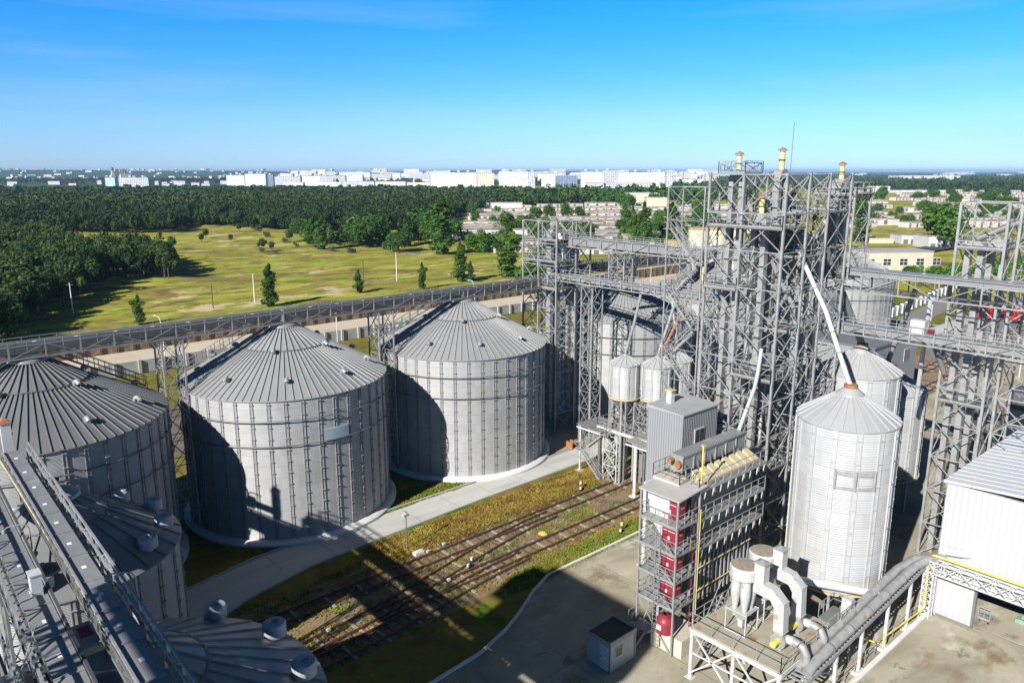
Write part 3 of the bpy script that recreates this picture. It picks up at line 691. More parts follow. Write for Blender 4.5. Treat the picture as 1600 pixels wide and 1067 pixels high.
def big_tower(name, label, us, vs, top, bay, wc=.2, wb=.085, drop=(), plat=(), cat='elevator tower', tops=None, z0_=0):
    t = thing(name, label, cat, (us[0], vs[0], 0))
    u0, v0 = us[0], vs[0]
    lv = frange(z0_, top, round((top-z0_)/bay))
    for i, u in enumerate(us):
        for j, v in enumerate(vs):
            h = top if not tops else tops.get((i, j), top)
            mb = MB(); mb.bar((u-u0, v-v0, z0_), (u-u0, v-v0, h), wc if (i == 0 or j == 0) else wc*.8)
            mb.box(u-u0-.35, u-u0+.35, v-v0-.35, v-v0+.35, z0_, z0_+.08)
            for z in lv[2::3]: mb.box(u-u0-wc*.75, u-u0+wc*.75, v-v0-wc*.75, v-v0+wc*.75, z-.12, z+.12)
            mb.build('column', STEEL, t)
    mb = MB()
    def face(a, b, hmax):
        for k, (z0, z1) in enumerate(zip(lv[:-1], lv[1:])):
            if z1 > hmax+.01: break
            mb.bar((*a, z1), (*b, z1), wb*1.1)
            mb.bar((*a, z0), (*b, z1), wb*.85); mb.bar((*b, z0), (*a, z1), wb*.85)
    T = lambda i, j: (tops or {}).get((i, j), top)
    for i in range(len(us)):
        for j in range(len(vs)):
            a = (us[i]-u0, vs[j]-v0)
            if i+1 < len(us) and (i, j, 'u') not in drop: face(a, (us[i+1]-u0, a[1]), min(T(i, j), T(i+1, j)))
            if j+1 < len(vs) and (i, j, 'v') not in drop: face(a, (a[0], vs[j+1]-v0), min(T(i, j), T(i, j+1)))
    mb.build('bracing', STEEL, t)
    for (x0, x1, y0, y1, z) in plat:
        pf = MB(); pf.box(x0-u0, x1-u0, y0-v0, y1-v0, z, z+.06)
        for x in frange(x0-u0, x1-u0, 3): pf.bar((x, y0-v0, z-.06), (x, y1-v0, z-.06), .08, .14)
        po = pf.build('platform', STEELD, t)
        r = MB(); railing(r, [(x0-u0, y0-v0, z), (x1-u0, y0-v0, z), (x1-u0, y1-v0, z), (x0-u0, y1-v0, z), (x0-u0, y0-v0, z)], step=1.1); r.build('railing', STEEL, po)
    return t
def stair_tower(parent, x, y0, y1, z0, z1, rise, w=.75, axis='y'):
    """zigzag stair with stringers, treads, landings and handrails, in the parent's own coordinates"""
    n = round((z1-z0)/rise); rise = (z1-z0)/n
    for k in range(n):
        a, b = (y0, y1) if k % 2 == 0 else (y1, y0); xo = x+(0 if k % 2 == 0 else w+.08); za = z0+k*rise; zb = za+rise
        mb = MB()
        P_ = lambda xx, yy, zz: (xx, yy, zz) if axis == 'y' else (yy, xx, zz)
        for o in (0, w):
            mb.bar(P_(xo+o, a, za), P_(xo+o, b, zb), .05, .22)
            mb.bar(P_(xo+o, a, za+1.0), P_(xo+o, b, zb+1.0), .05); mb.bar(P_(xo+o, a, za+.55), P_(xo+o, b, zb+.55), .04)
            for f_ in frange(0, 1, 4): mb.bar(P_(xo+o, a+(b-a)*f_, za+rise*f_), P_(xo+o, a+(b-a)*f_, za+rise*f_+1.0), .045)
        for i in range(1, 14):
            f_ = i/14; yy = a+(b-a)*f_; zz = za+rise*f_; mb.bar(P_(xo, yy, zz), P_(xo+w, yy, zz), .22, .03)
        mb.build('stair_flight', STEEL, parent)
        mb = MB(); e = .9 if b > a else -.9
        q0 = P_(x-.05, b, zb); q1 = P_(x+2*w+.15, b+e, zb)
        mb.box(min(q0[0], q1[0]), max(q0[0], q1[0]), min(q0[1], q1[1]), max(q0[1], q1[1]), zb-.05, zb)
        railing(mb, [P_(x-.05, b, zb), P_(x-.05, b+e, zb), P_(x+2*w+.15, b+e, zb), P_(x+2*w+.15, b, zb)], step=.8, kick=False)
        mb.build('stair_landing', STEEL, parent)
US = [57.7, 61.4, 64.9, 68.9]; VS = [32.1, 36.0, 39.3]
plats = [(57.5, 61.4, 32.1, 39.3, 30.4), (61.4, 64.9, 32.1, 36, 27.8), (57.5, 61.4, 36, 39.3, 25), (61.4, 69.3, 36, 39.3, 31.2), (64.9, 69.3, 32.1, 36, 31.4), (57.4, 61.4, 32.1, 36, 17.6), (61.4, 64.9, 32.1, 36, 21.2), (57.5, 61.4, 36, 39.3, 12), (64.9, 69.3, 32.1, 36, 14), (57.5, 61.4, 32.1, 36, 9.3), (64.9, 69.3, 36, 39.3, 22.4), (61.4, 64.9, 36, 39.3, 17.2)]
tw = big_tower('elevator_tower', 'tall dense lattice steel elevator tower rising to the horizon, with stairs on its left side', US, VS, 34.7, 3.25, .18, .078, plat=plats)
st_ = thing('stair_tower', 'zigzag steel stair climbing the left side of the tall lattice tower', 'stair', (57.5, 39.9, 0))
stair_tower(st_, .3, .6, 3.4, 3.0, 29.8, 2.98)
mb = MB(); lattice(mb, 0, 2.2, -.3, 3.6, frange(7, 33.6, 9), .11, .05); mb.build('frame', STEEL, st_)
# upper head frame
hf = thing('crown_platform', 'open steel head frame with blue grey crown platform on top of the tall lattice tower', 'platform', (58.5, 36.5, 34.75))
mb = MB(); lattice(mb, 0, 2.6, 0, 2.4, [0, .9], .1, .07); mb.box(-.1, 2.7, -.1, 2.5, -.02, .05); mb.build('frame', STEEL, hf)
mb = MB(); railing(mb, [(-.1, -.1, .05), (2.7, -.1, .05), (2.7, 2.5, .05), (-.1, 2.5, .05), (-.1, -.1, .05)], h=1.0, step=.9); mb.build('railing', mat('blue_grey_steel', (.28, .38, .45), .4, .3), hf)
shaft('bucket elevator with the yellow stack highest at the left of the tower crown', 59.8, 37.9, 0, 34.2, .6, 1.0, stack_h=1.35)
shaft('bucket elevator with the yellow stack at the middle of the tower crown', 63.2, 35.8, 0, 34.4, .62, 1.0, stack_h=1.5, axis='x')
shaft('bucket elevator with the big curved head at the right end of the tower crown', 71.0, 34.1, 25.4, 33.2, .8, 1.5, stack_h=1.2, axis='x')
shaft('bucket elevator with the orange capped stack low in the tower front', 60.6, 35.9, 0, 30.6, .62, 1.0, stack_h=1.3)
shaft('bucket elevator with the yellow stack in the middle depth of the tower', 68.0, 37.1, 0, 31.5, .6, 1.0, stack_h=1.3)
shaft('bucket elevator hidden inside the tower without a stack', 66.6, 33.9, 0, 29, .6, 1.0, stack=False)
mb = MB(); tag(mb.tube([(62.2, 34.4, 34.7), (62.25, 34.4, 39.0)], .03, 5).build('lightning_rod', STEELD), 'thin lightning rod on the crown of the tall lattice tower', 'lightning rod')
# annex frame to the right of the tower (the stage with the curved head)
an = big_tower('tower_annex', 'narrower lattice annex joined to the right side of the tall tower, carrying a railed stage', [69.8, 73.0], [32.1, 35.8], 33.4, 2.7, .17, .08, plat=[(69.6, 73.2, 31.9, 36, 32.9), (69.6, 73.2, 31.9, 36, 25.3)], z0_=25.2)
# screening drum and hoppers on the tower floors
def drum(label, u, v, z, r, L, m=STEEL):
    t = thing('screening_machine', label, 'machine', (u, v, z), group='machines on the tower floors')
    mb = MB(); mb.tube([(-L/2, 0, r+.3), (L/2, 0, r+.3)], r, 20); mb.build('drum', m, t, True)
    mb = MB()
    for x in (-L/2+.15, L/2-.15):
        for y in (-r*.8, r*.8): mb.bar((x, y, 0), (x, y*.8, r), .1)
    mb.build('stand', STEELD, t)
    mb = MB(); mb.add([(-.5, -.5, 0), (.5, -.5, 0), (.5, .5, 0), (-.5, .5, 0), (0, 0, -1.2)], [(0, 1, 4), (1, 2, 4), (2, 3, 4), (3, 0, 4)]); mb.build('outlet_hopper', STEELD, t)
drum('dark round topped machine on the upper floor of the tower', 63.1, 34, 27.9, .9, 2.2, DARKCOV)
drum('grey drum machine on the middle floor of the tower', 59.4, 34, 17.7, .7, 2.0)
drum('grey drum machine on the top floor at the rear of the tower', 66.8, 37.6, 31.3, .75, 2.6)
drum('small drum machine on the low floor of the tower', 59.4, 34.0, 9.4, .6, 1.8)
drum('grey drum machine deep inside the tower', 63.1, 37.6, 17.3, .8, 2.2)
def spout(label, pts, r=.2, m=STEEL, group='grain spouts', flange=3.0):
    t = thing('grain_spout', label, 'spout', tuple(pts[0]), group=group); p0 = np.array(pts[0], float)
    mb = MB(); mb.tube([np.array(p)-p0 for p in pts], r, 12); mb.build('pipe', m, t, True)
    mb = MB()
    for a, b in zip(pts[:-1], pts[1:]):
        a = np.array(a)-p0; b = np.array(b)-p0; L = np.linalg.norm(b-a); n = int(L/flange)
        for i in range(1, n+1): c = a+(b-a)*i/(n+1); d = (b-a)/L*.04; mb.tube([c-d, c+d], r*1.22, 12)
    if mb.n: mb.build('flange', STEELD, t)
    return t
spout('long white spout sloping from the tower down to the front hopper silo', [(62.6, 33.6, 28.8), (59.9, 29.0, 23.7), (57.1, 25.6, 19.6), (56.8, 25.1, 19.0)], .19, WHITE)
spout('pale bent spout dropping from the tower front to the dryer top', [(57.9, 33.4, 20.2), (56.9, 33.0, 18.4), (56.2, 32.8, 17.2), (53.2, 32.2, 14.3)], .17, STEELL)
spout('dark steel spout sloping to the rear hopper silo', [(68, 34, 29), (71.5, 32.4, 22.0), (73.3, 31.7, 18.7)], .32, STEELD)
spout('left pale spout falling to the left bin', [(71.6, 57.5, 21.2), (68.5, 55.9, 18.0), (65.0, 54.2, 15.0)], .17)
spout('grey upright spout falling to the right bin', [(71.4, 51.8, 21.2), (70, 51.6, 20), (67.1, 51.3, 15)], .17)
spout('rust streaked spout beside the right bin', [(71.5, 50.6, 21.2), (67.4, 51.1, 15)], .16, RUST)
spout('thin grey spout sloping to the hidden rear bin', [(71.6, 53.2, 21.2), (70.8, 51.4, 15)], .15)
spout('white spout hanging from the upper gallery, the left of its pair', [(73, 63.2, 25.2), (76, 66.5, 20.6)], .3)
spout('white spout hanging from the upper gallery, the right of its pair', [(73, 59.5, 25.2), (77.5, 64, 20.6)], .3)
spout('cream spout dropping from the upper gallery near the tall tower', [(73, 50.2, 25.2), (74.2, 50.4, 20.4)], .26, CREAMY)
spout('pale spout dropping from the upper gallery near the tall tower', [(73, 52, 25.2), (74, 52.4, 20.4)], .3)
spout('vertical pale pipe in front of the rear silo wall, left of two', [(74.5, 27.8, 24.3), (78, 31.5, 14)], .24)
spout('vertical white pipe in front of the rear silo wall, right of two', [(72, 25.5, 24.3), (77, 27.5, 12.6)], .2, WHITE)
spout('inner pale spout running down inside the tower', [(60.2, 33.5, 30), (64, 36, 22), (67, 37.6, 14)], .22)
spout('inner spout from the left head down to the tower core', [(60.5, 37.6, 33), (62.5, 35.0, 26), (64.6, 33.2, 21)], .22)
for k, (a, b) in enumerate([((58.5, 38.5, 24.8), (63, 34, 14)), ((66.5, 33.0, 30), (61, 35, 21)), ((68.5, 36.5, 28), (62, 38, 16)), ((59, 33, 16), (62.5, 36, 4)), ((66, 38, 20), (60, 34, 8))]):
    spout(['inner crossing spout high in the tower', 'inner spout slanting left under the tower crown', 'inner spout at the back of the tower', 'inner spout at the foot of the tower', 'inner spout low behind the tower front'][k], [a, b], .17, STEELD if k % 2 else STEEL)
# smaller tower at the gallery junction
twA = big_tower('junction_tower', 'smaller lattice tower where the long gallery meets the two crossing galleries', [69.8, 73.4, 76.2], [70.2, 73.6, 76.6], 28.6, 3.0, .19, .085, plat=[(69.8, 73.4, 70.2, 76.6, 23.4), (69.8, 76.2, 70.2, 76.6, 19.8), (69.8, 73.4, 70.2, 73.6, 26.2)], drop=((1, 1, 'u'), (1, 1, 'v')))
shaft('bucket elevator with a curved head inside the smaller junction tower', 72.2, 73.2, 0, 26.6, .8, 1.3, stack=False, axis='x')
shaft('second bucket elevator at the rear of the smaller junction tower', 75.0, 72.4, 0, 24.0, .7, 1.2, stack=False)
drum('grey machine on the floor of the smaller junction tower', 71.6, 72, 19.9, .7, 1.8, DARKCOV)
spout('curved white duct on the smaller junction tower', [(72.0, 72.0, 26.8), (71.7, 71.0, 25.8), (71.8, 70.8, 24), (72, 71, 21)], .28, WHITE)
# right tower
twR = big_tower('junction_tower', 'lattice tower at the right edge standing behind the white shed', [72.2, 75.9], [20.4, 24.05], 32.4, 3.3, .2, .085, plat=[(72.2, 75.9, 20.4, 24.05, 28.6), (72.2, 75.9, 20.4, 24.05, 15)])
twR2 = big_tower('junction_tower', 'upper lattice frame right of the edge tower, cut by the picture edge', [72.6, 76.6], [16.0, 19.6], 32.2, 3.3, .2, .085, plat=[(72.6, 76.6, 16.0, 19.6, 26.0)])
shaft('bucket elevator inside the right edge tower, left pair of legs', 73.4, 22.9, 0, 28.4, .65, 1.0, stack=False)
shaft('bucket elevator inside the right edge tower, right pair of legs', 74.6, 21.5, 0, 28.6, .65, 1.0, stack=False)
spout('sloping housing chute in the top of the right edge tower', [(73.4, 22.9, 29.3), (74.2, 20.6, 30.6), (74.6, 18.6, 31.3)], .3, STEELD)
spout('dark spout beneath the crossing gallery at the right tower', [(71.4, 24.6, 20.2), (72.4, 23.8, 17.4)], .25, STEELD)
mb = MB()
t = thing('gallery_motor_box', 'white control box standing on the lower right gallery', 'control box', (70.3, 25.6, 21.1)); mb.box(-.4, .4, -.6, .6, 0, 1.15); mb.build('cabinet', WHITE, t); mb = MB(); mb.tube([(0, -.8, .3), (0, -1.3, .3)], .2, 10); mb.build('red_motor', REDP, t, True)
mb = MB(); mb.tube([(0, -.9, 1.2), (0, -.9, 3.1)], .04, 6); mb.box(-.15, .15, -1.1, -.7, 3.1, 3.25); mb.build('lamp_post', WHITE, t)
# ================================================================== RAIL LOADING BUILDING, DECK, CANOPIES
t = thing('loading_building', 'tall plain grey clad building behind the dryer, a pale vent on its roof', 'building', (51, 36.1, 4.7))
mb = MB(); mb.prism([(0, 0), (5.0, 0), (5.0, 3.7), (0, 3.7)], 2.6, 10.3); mb.build('wall', CLADG, t)
mb = MB(); mb.add([(-.1, -.1, 10.3), (5.1, -.1, 10.3), (5.1, 3.8, 10.3), (-.1, 3.8, 10.3), (-.1, -.1, 10.42), (5.1, -.1, 10.42), (5.1, 3.8, 10.6), (-.1, 3.8, 10.6)], [(0, 3, 2, 1), (4, 5, 6, 7), (0, 1, 5, 4), (1, 2, 6, 5), (2, 3, 7, 6), (3, 0, 4, 7)]); mb.build('roof', mat('pale_grey_roofing', (.36, .37, .38), .6, .1, .08, .6), t)
mb = MB(); mb.box(1.7, 3.1, -.06, .0, 7.4, 8.8); wf = mb.build('window', WHITE, t)
mb = MB(); mb.box(1.8, 2.35, -.08, -.06, 7.5, 8.7); mb.box(2.45, 3.0, -.08, -.06, 7.5, 8.7); mb.build('pane', GLASS, wf)
mb = MB(); mb.box(1.6, 2.1, 2.5, 3.0, 10.4, 11.6); v_ = mb.build('roof_vent', mat('off_white_vent', (.62, .60, .54), .6, 0, .1, 2), t); mb = MB(); mb.box(1.5, 2.2, 2.4, 3.1, 11.62, 11.72); mb.build('vent_cap', mat('beige_cap', (.55, .45, .32), .7), v_)
for x, y in ((.15, .15), (4.85, .15), (.0, 3.5), (4.85, 3.5)):
    mb = MB(); mb.box(x-.15, x+.15, y-.15, y+.15, -4.7, 2.6); mb.box(x-.45, x+.45, y-.45, y+.45, -4.7, -4.55); mb.build('leg', WHITE, t)
t = thing('loading_deck', 'steel deck on columns carrying the small round bins over the tracks', 'platform', (63.5, 47.4, 0))
mb = MB(); mb.box(0, 8.4, 0, 9.4, 6.0, 6.12)
for y in frange(0, 9.4, 4): mb.bar((0, y, 5.85), (8.4, y, 5.85), .16, .26)
mb.build('deck', mat('rust_stained_deck', (.34, .29, .25), .7, .1, .3, 1.2, dirt=((.3, .13, .05), 1, .55)), t)
mb = MB(); railing(mb, [(0, 0, 6.1), (0, 9.4, 6.1), (8.4, 9.4, 6.1), (8.4, 0, 6.1)], step=1); railing(mb, [(2, 0, 6.1), (2, 9.4, 6.1)], step=1.3); mb.build('railing', STEEL, t)
mb = MB(); mb.bar((-.06, 0, 6.1), (-.06, 9.4, 6.1), .08, .22); mb.build('edge_beam', WHITE, t)
for x in (.3, 4.2, 8.1):
    for y in (2.6, 9.2):
        mb = MB(); mb.box(x-.16, x+.16, y-.16, y+.16, 0, 5.85); mb.build('column', STEELD, t)
mb = MB()
for i in range(2):
    for yy in (6.8, 3.2):
        a = 65.0-63.5+i*2+.0; lattice(mb, a-1.2, a+1.2, yy-1.3-i*.3, yy+1.1-i*.3, [6.1, 7.9, 9.9], .14, .07)
mb.build('bin_frame', STEEL, t)
def canopy(label, x0, x1, y0, y1, z, m, group, tilt=.25, posts=()):
    t = thing('canopy', label, 'canopy', (x0, y0, 0), group=group); a, b = x1-x0, y1-y0
    mb = MB(); mb.add([(0, 0, z), (a, 0, z), (a, b, z+tilt), (0, b, z+tilt), (0, 0, z+.1), (a, 0, z+.1), (a, b, z+tilt+.1), (0, b, z+tilt+.1)], [(0, 3, 2, 1), (4, 5, 6, 7), (0, 1, 5, 4), (1, 2, 6, 5), (2, 3, 7, 6), (3, 0, 4, 7)]); mb.build('roof', m, t)
    mb = MB(); mb.box(-.05, 0, 0, b, z-.18, z+.02); mb.build('gutter', WHITE, t)
    for x, y, s in posts:
        mb = MB(); mb.tube([(x-x0, y-y0, 0), (x-x0, y-y0, z)], s, 10); mb.box(x-x0-.4, x-x0+.4, y-y0-.4, y-y0+.4, 0, .12); mb.build('post', WHITE if s < .22 else STEEL, t, True)
    return t
canopy('dark grey canopy roof over the loading stair, farthest from the clad building', 62.8, 66.8, 55.6, 59.4, 5.6, ROOFD, 'canopies beside the grey building', posts=((63.1, 59.1, .1),))
canopy('light grey canopy roof beside the grey clad building', 63.6, 67.4, 51.3, 55.9, 6.0, ROOFM, 'canopies beside the grey building', posts=((64.4, 53.6, .26),))
canopy('small light canopy tucked against the grey clad building', 61.9, 63.8, 47.5, 51.2, 5.9, ROOFM, 'canopies beside the grey building', posts=((62.1, 49.9, .2),))
t = thing('access_stair', 'small steel stair and steelwork under the dark canopy', 'stair', (62.6, 57.3, 0)); stair_tower(t, 0, -1.8, 1.4, 0, 5.6, 2.8)
mb = MB(); lattice(mb, .8, 2.6, -3.6, -1.6, [0, 1.8, 3.6, 5.4], .1, .07); mb.build('frame', WHITE, t)
t = thing('plank_pile', 'two rusty brown plates leaning beside the concrete apron', 'plates', (67.3, 64.4, 0)); mb = MB(); mb.box(0, .12, 0, 1.1, 0, 1.0); mb.build('plate', RUST, t); mb = MB(); mb.box(.9, 1.02, .2, 1.3, 0, .9); mb.build('plate', RUST, t)

# ================================================================== GRAIN DRYER
t = thing('grain_dryer', 'tall dark clad grain dryer with long walkways, its lower part ribbed with steel posts', 'grain dryer', (44.6, 30.0, 0))
mb = MB(); mb.box(.6, 9.0, .9, 4.4, 2.2, 12.2); mb.build('body', CLADD, t)
for x in (1, 4.8, 8.6):
    for y in (1.2, 4.1):
        mb = MB(); mb.box(x-.2, x+.2, y-.2, y+.2, 0, 2.2); mb.build('leg', STEELD, t)
p0 = None
for k in range(15):
    x = .8+k*.56; hh = 6.6 if k % 2 else 6.2
    if p0 is None:
        mb = MB(); mb.box(-.07, .07, .60, .88, 2.3, hh); p0 = mb.build('ribbed_post', STEEL, t); p0.location.x = x
    else: o = bpy.data.objects.new('ribbed_post', p0.data); COL.objects.link(o); o.parent = t; o.location.x = x
mb = MB(); mb.bar((.7, .55, 3.4), (8.8, .55, 3.4), .07); mb.bar((.7, .55, 5.3), (8.8, .55, 5.3), .07); mb.build('yellow_rail', CREAMY, t)
wk = None
for z in (12.3, 10.0, 7.7):
    mb = MB(); mb.box(-.2, 9.0, -.25, .55, z-.05, z); mb.bar((-.2, -.25, z-.08), (9, -.25, z-.08), .06, .2)
    for k in range(9): x = .2+k*1.05; mb.bar((x, .85, z-.7), (x, -.2, z-.1), .05)
    o = mb.build('walkway', STEEL, t)
    mb = MB(); railing(mb, [(-.2, .5, z), (-.2, -.25, z), (9.0, -.25, z)], step=1.05, kick=False); mb.build('railing', STEEL, o)
    mb = MB()
    for k in range(9):
        x = .5+k*1.0; mb.bar((x+.1, -.3, z-.2), (x-.05, -.34, z-.62), .07); mb.bar((x-.05, -.34, z-.62), (x-.2, -.4, z-.66), .06)
        if k % 2: mb.bar((x+.25, -.3, z-.15), (x+.2, -.34, z-.5), .06)
    mb.build('chute_flap', STEEL, o)
mb = MB(); mb.box(.6, 9.0, .9, 4.4, 12.2, 12.3); mb.build('roof', mat('straw_stained_roof', (.42, .37, .26), .8, 0, .25, 1.2), t)
mb = MB()   # ochre louvre hoods
for k in range(8):
    x = 1.2+k*.98; mb.add([(x, .35, 12.35), (x+.9, .35, 12.35), (x+.9, 1.5, 12.35), (x, 1.5, 12.35), (x+.15, 1.5, 13.0), (x+.75, 1.5, 13.0)], [(0, 1, 5, 4), (0, 4, 3), (1, 2, 5), (2, 3, 4, 5)])
mb.build('louvre_hood', mat('ochre_louvre', (.50, .42, .27), .6, 0, .15, 2), t)
tc_ = thing('top_conveyor', 'grey box conveyor lying on top of the dryer with yellow markings', 'conveyor', (45.2, 31.9, 12.6))
mb = MB(); mb.box(0, 8.6, 0, .9, .35, 1.5)
for x in frange(0, 8.6, 6): mb.box(x-.04, x+.04, -.08, .98, .3, 1.56)
mb.build('casing', STEEL, tc_)
mb = MB(); mb.box(0, 8.6, -.12, 1.02, 1.5, 1.62); mb.build('cover', GALCOV, tc_)
mb = MB()
for x in frange(.3, 8.4, 5): mb.bar((x, -.3, -.3), (x, -.05, .9), .1); mb.bar((x, 1.2, -.3), (x, .95, .9), .1)
mb.build('bracket', STEELD, tc_)
mb = MB(); mb.tube([(-.05, .2, .95), (-.35, .2, .95)], .28, 14); mb.tube([(-.2, .75, 1.2), (-.6, .75, 1.2)], .2, 12); mb.build('drive_motor', RUST, tc_, True)
mb = MB(); mb.box(-1.6, -.2, -1.0, 1.4, -.1, .1); o = mb.build('end_platform', mat('pale_deck', (.52, .46, .38), .7), tc_); mb = MB(); railing(mb, [(-.2, -1, .1), (-1.6, -1, .1), (-1.6, 1.4, .1), (-.2, 1.4, .1), (8.6, 1.4, .1)], step=.9); mb.build('railing', STEEL, o)
mb = MB(); mb.bar((45.2, 30.1, 12.3), (45.2, 30.1, 15.6), .09); mb.box(45.08, 45.32, 30.0, 30.2, 15.5, 15.6); tag(mb.build('yellow_post', YELLOW), 'yellow post standing at the corner of the dryer roof', 'post')
# burner tower with canopy and red burners
t = thing('burner_platform', 'stack of railed platforms with red burner cabinets under a grey canopy, at the dryer end', 'burner tower', (41.9, 29.6, 0))
mb = MB(); mb.add([(-.2, -.1, 12.3), (3.2, -.1, 12.6), (3.2, 3.5, 12.6), (-.2, 3.5, 12.3), (-.2, -.1, 12.4), (3.2, -.1, 12.7), (3.2, 3.5, 12.7), (-.2, 3.5, 12.4)], [(0, 3, 2, 1), (4, 5, 6, 7), (0, 1, 5, 4), (1, 2, 6, 5), (2, 3, 7, 6), (3, 0, 4, 7)]); mb.build('canopy_roof', mat('straw_stained_canopy', (.44, .42, .40), .6, .1, .1, .9), t)
for z in (10.1, 8.0, 5.85, 3.7):
    mb = MB(); mb.box(0, 2.6, .1, 3.4, z-.08, z); o = mb.build('platform', STEEL, t)
    mb = MB(); railing(mb, [(2.6, .1, z), (0, .1, z), (0, 3.4, z), (2.6, 3.4, z)], step=.85); mb.build('railing', STEEL, o)
    mb = MB(); mb.box(1.1, 2.2, 1.0, 2.2, z+.1, z+1.45); mb.build('burner_cabinet', REDP, t)
    mb = MB(); mb.tube([(1.2, 1.3, z+1.45), (1.2, 1.3, z+1.7), (1.7, 1.3, z+1.8), (1.7, 1.9, z+1.8)], .07, 6); mb.tube([(1.05, 1.2, z+.4), (.8, 1.2, z+.5), (.8, 2.0, z+.5)], .05, 6); mb.tube([(1.4, .8, z+1.0), (1.9, .8, z+1.0), (1.9, .8, z+1.9)], .05, 6); mb.build('fuel_pipe', mat('copper_brown_pipe', (.45, .22, .12), .5, .3), t)
    mb = MB(); mb.box(1.09, 1.1, 1.5, 1.7, z+.5, z+.75); mb.box(1.08, 1.1, 1.05, 2.15, z+1.15, z+1.2); mb.build('notice', WHITE, t)
mb = MB()
for x, y in ((0, .1), (2.6, .1), (0, 3.4)): mb.bar((x, y, 0), (x, y, 12.4), .12)
for z0, z1 in ((0, 3.7), (3.7, 5.85), (5.85, 8), (8, 10.1)): mb.bar((0, .1, z0), (0, 3.4, z1), .06); mb.bar((0, 3.4, z0), (2.6, 3.4, z1), .06)
mb.build('frame', STEEL, t)
mb = MB(); mb.tube([(2.3, .25, .5), (2.3, .25, 12)], .04, 6); mb.build('red_pipe', REDP, t); mb = MB(); mb.tube([(2.6, -.05, 2.5), (2.6, -.05, 11)], .03, 6); mb.build('yellow_pipe', YELLOW, t)
mb = MB()
for o_ in (.4, .8): mb.bar((-.15, 1+o_, .2), (-.15, 1+o_, 10), .04)
for z in np.arange(.4, 10, .35): mb.bar((-.15, 1.4, z), (-.15, 1.8, z), .03)
mb.build('ladder', STEEL, t)
t = thing('fuel_burner', 'red round burner unit at the foot of the burner tower', 'burner', (42.4, 30.7, 1.5)); mb = MB(); mb.lathe([(.7, 0), (.75, .9), (.55, 1.25), (.2, 1.4)], 20); mb.build('body', REDP, t, True); mb = MB(); mb.box(-.78, -.72, -.2, .2, .4, .8); mb.build('notice', WHITE, t)
mb = MB(); mb.tube([(-.3, .5, 1.2), (-.3, .5, 1.9), (.1, .3, 2.1)], .12, 8); mb.build('white_hose', WHITE, t, True)
t = thing('plinth', 'cream concrete block under the burner tower', 'plinth', (42.2, 29.0, 0)); mb = MB(); mb.box(0, 2.6, 0, 2.9, 0, 1.45); mb.build('block', mat('cream_concrete', (.52, .48, .38), .85, 0, .12, 1), t); mb = MB(); mb.box(-.03, 0, .9, 1.0, .1, 1.4); mb.box(-.03, 0, 1.9, 2.0, .1, 1.4); mb.build('conduit', BLACK, t)
t = thing('burner_stair', 'short black steel stair leading up to the burner unit', 'stair', (39.0, 31.6, 0))
mb = MB()
for o_ in (0, 1.1): mb.bar((0, o_, .05), (2.2, o_, 1.5), .06, .25); mb.bar((0, o_, 1.0), (2.2, o_, 2.5), .045); mb.bar((0, o_, 0), (0, o_, 1.0), .045); mb.bar((1.1, o_, .8), (1.1, o_, 1.75), .045)
for i in range(1, 8): mb.bar((2.2*i/8, 0, 1.5*i/8), (2.2*i/8, 1.1, 1.5*i/8), .24, .04)
mb.build('flight', STEELD, t); mb = MB(); mb.box(2.2, 3.4, -.2, 1.6, 1.42, 1.5); railing(mb, [(3.4, 1.6, 1.5), (2.2, 1.6, 1.5)], step=.8); mb.build('landing', STEEL, t)
t = thing('dust_hopper', 'white hanging dust hopper under the left part of the canopy', 'hopper', (42.9, 31.2, 7.6))
mb = MB(); mb.box(0, 1.0, 0, 2.4, 2.9, 4.7); mb.add([(0, 0, 2.9), (1.0, 0, 2.9), (1.0, 2.4, 2.9), (0, 2.4, 2.9), (.3, .2, .6), (.7, .2, .6), (.7, .6, .6), (.3, .6, .6)], [(0, 1, 5, 4), (1, 2, 6, 5), (2, 3, 7, 6), (3, 0, 4, 7)]); mb.build('hopper', WHITE, t)

# ================================================================== CYCLONE PLATFORM
t = thing('cyclone_platform', 'white framed platform on braced legs carrying the two cyclones at the bottom of the view', 'platform', (41.0, 20.7, 0))
DZ = 4.0
mb = MB(); mb.box(0, 7.6, 0, 6.8, DZ-.06, DZ); mb.build('deck', mat('olive_grey_deck', (.36, .33, .25), .8, 0, .15, 1, dirt=((.33, .15, .07), .7, .6)), t)
mb = MB()
for y in (0, 3.4, 6.8): mb.bar((0, y, DZ-.25), (7.6, y, DZ-.25), .16, .3)
for x in (0, 3.8, 7.6): mb.bar((x, 0, DZ-.25), (x, 6.8, DZ-.25), .16, .3)
mb.build('deck_beam', WHITE, t)
mb = MB(); railing(mb, [(7.6, 0, DZ), (0, 0, DZ), (0, 6.8, DZ), (7.6, 6.8, DZ)], step=1.6, h=1.1, kick=False); mb.build('railing', STEEL, t)
for x in (.1, 7.5):
    for y in (.1, 3.4, 6.7):
        mb = MB(); mb.bar((x, y, 0), (x, y, DZ-.1), .22); mb.box(x-.3, x+.3, y-.3, y+.3, 0, .06); mb.build('leg', WHITE, t)
mb = MB()
for y0, y1 in ((.1, 3.4), (3.4, 6.7)): mb.bar((.1, y0, .4), (.1, y1, DZ-.4), .1); mb.bar((.1, y1, .4), (.1, y0, DZ-.4), .1); mb.bar((.1, y0, 2), (.1, y1, 2), .1)
for x0, x1 in ((.1, 7.5),): mb.bar((x0, .1, .4), (x1, .1, DZ-.4), .1); mb.bar((x1, .1, .4), (x0, .1, DZ-.4), .1)
mb.build('brace', WHITE, t)
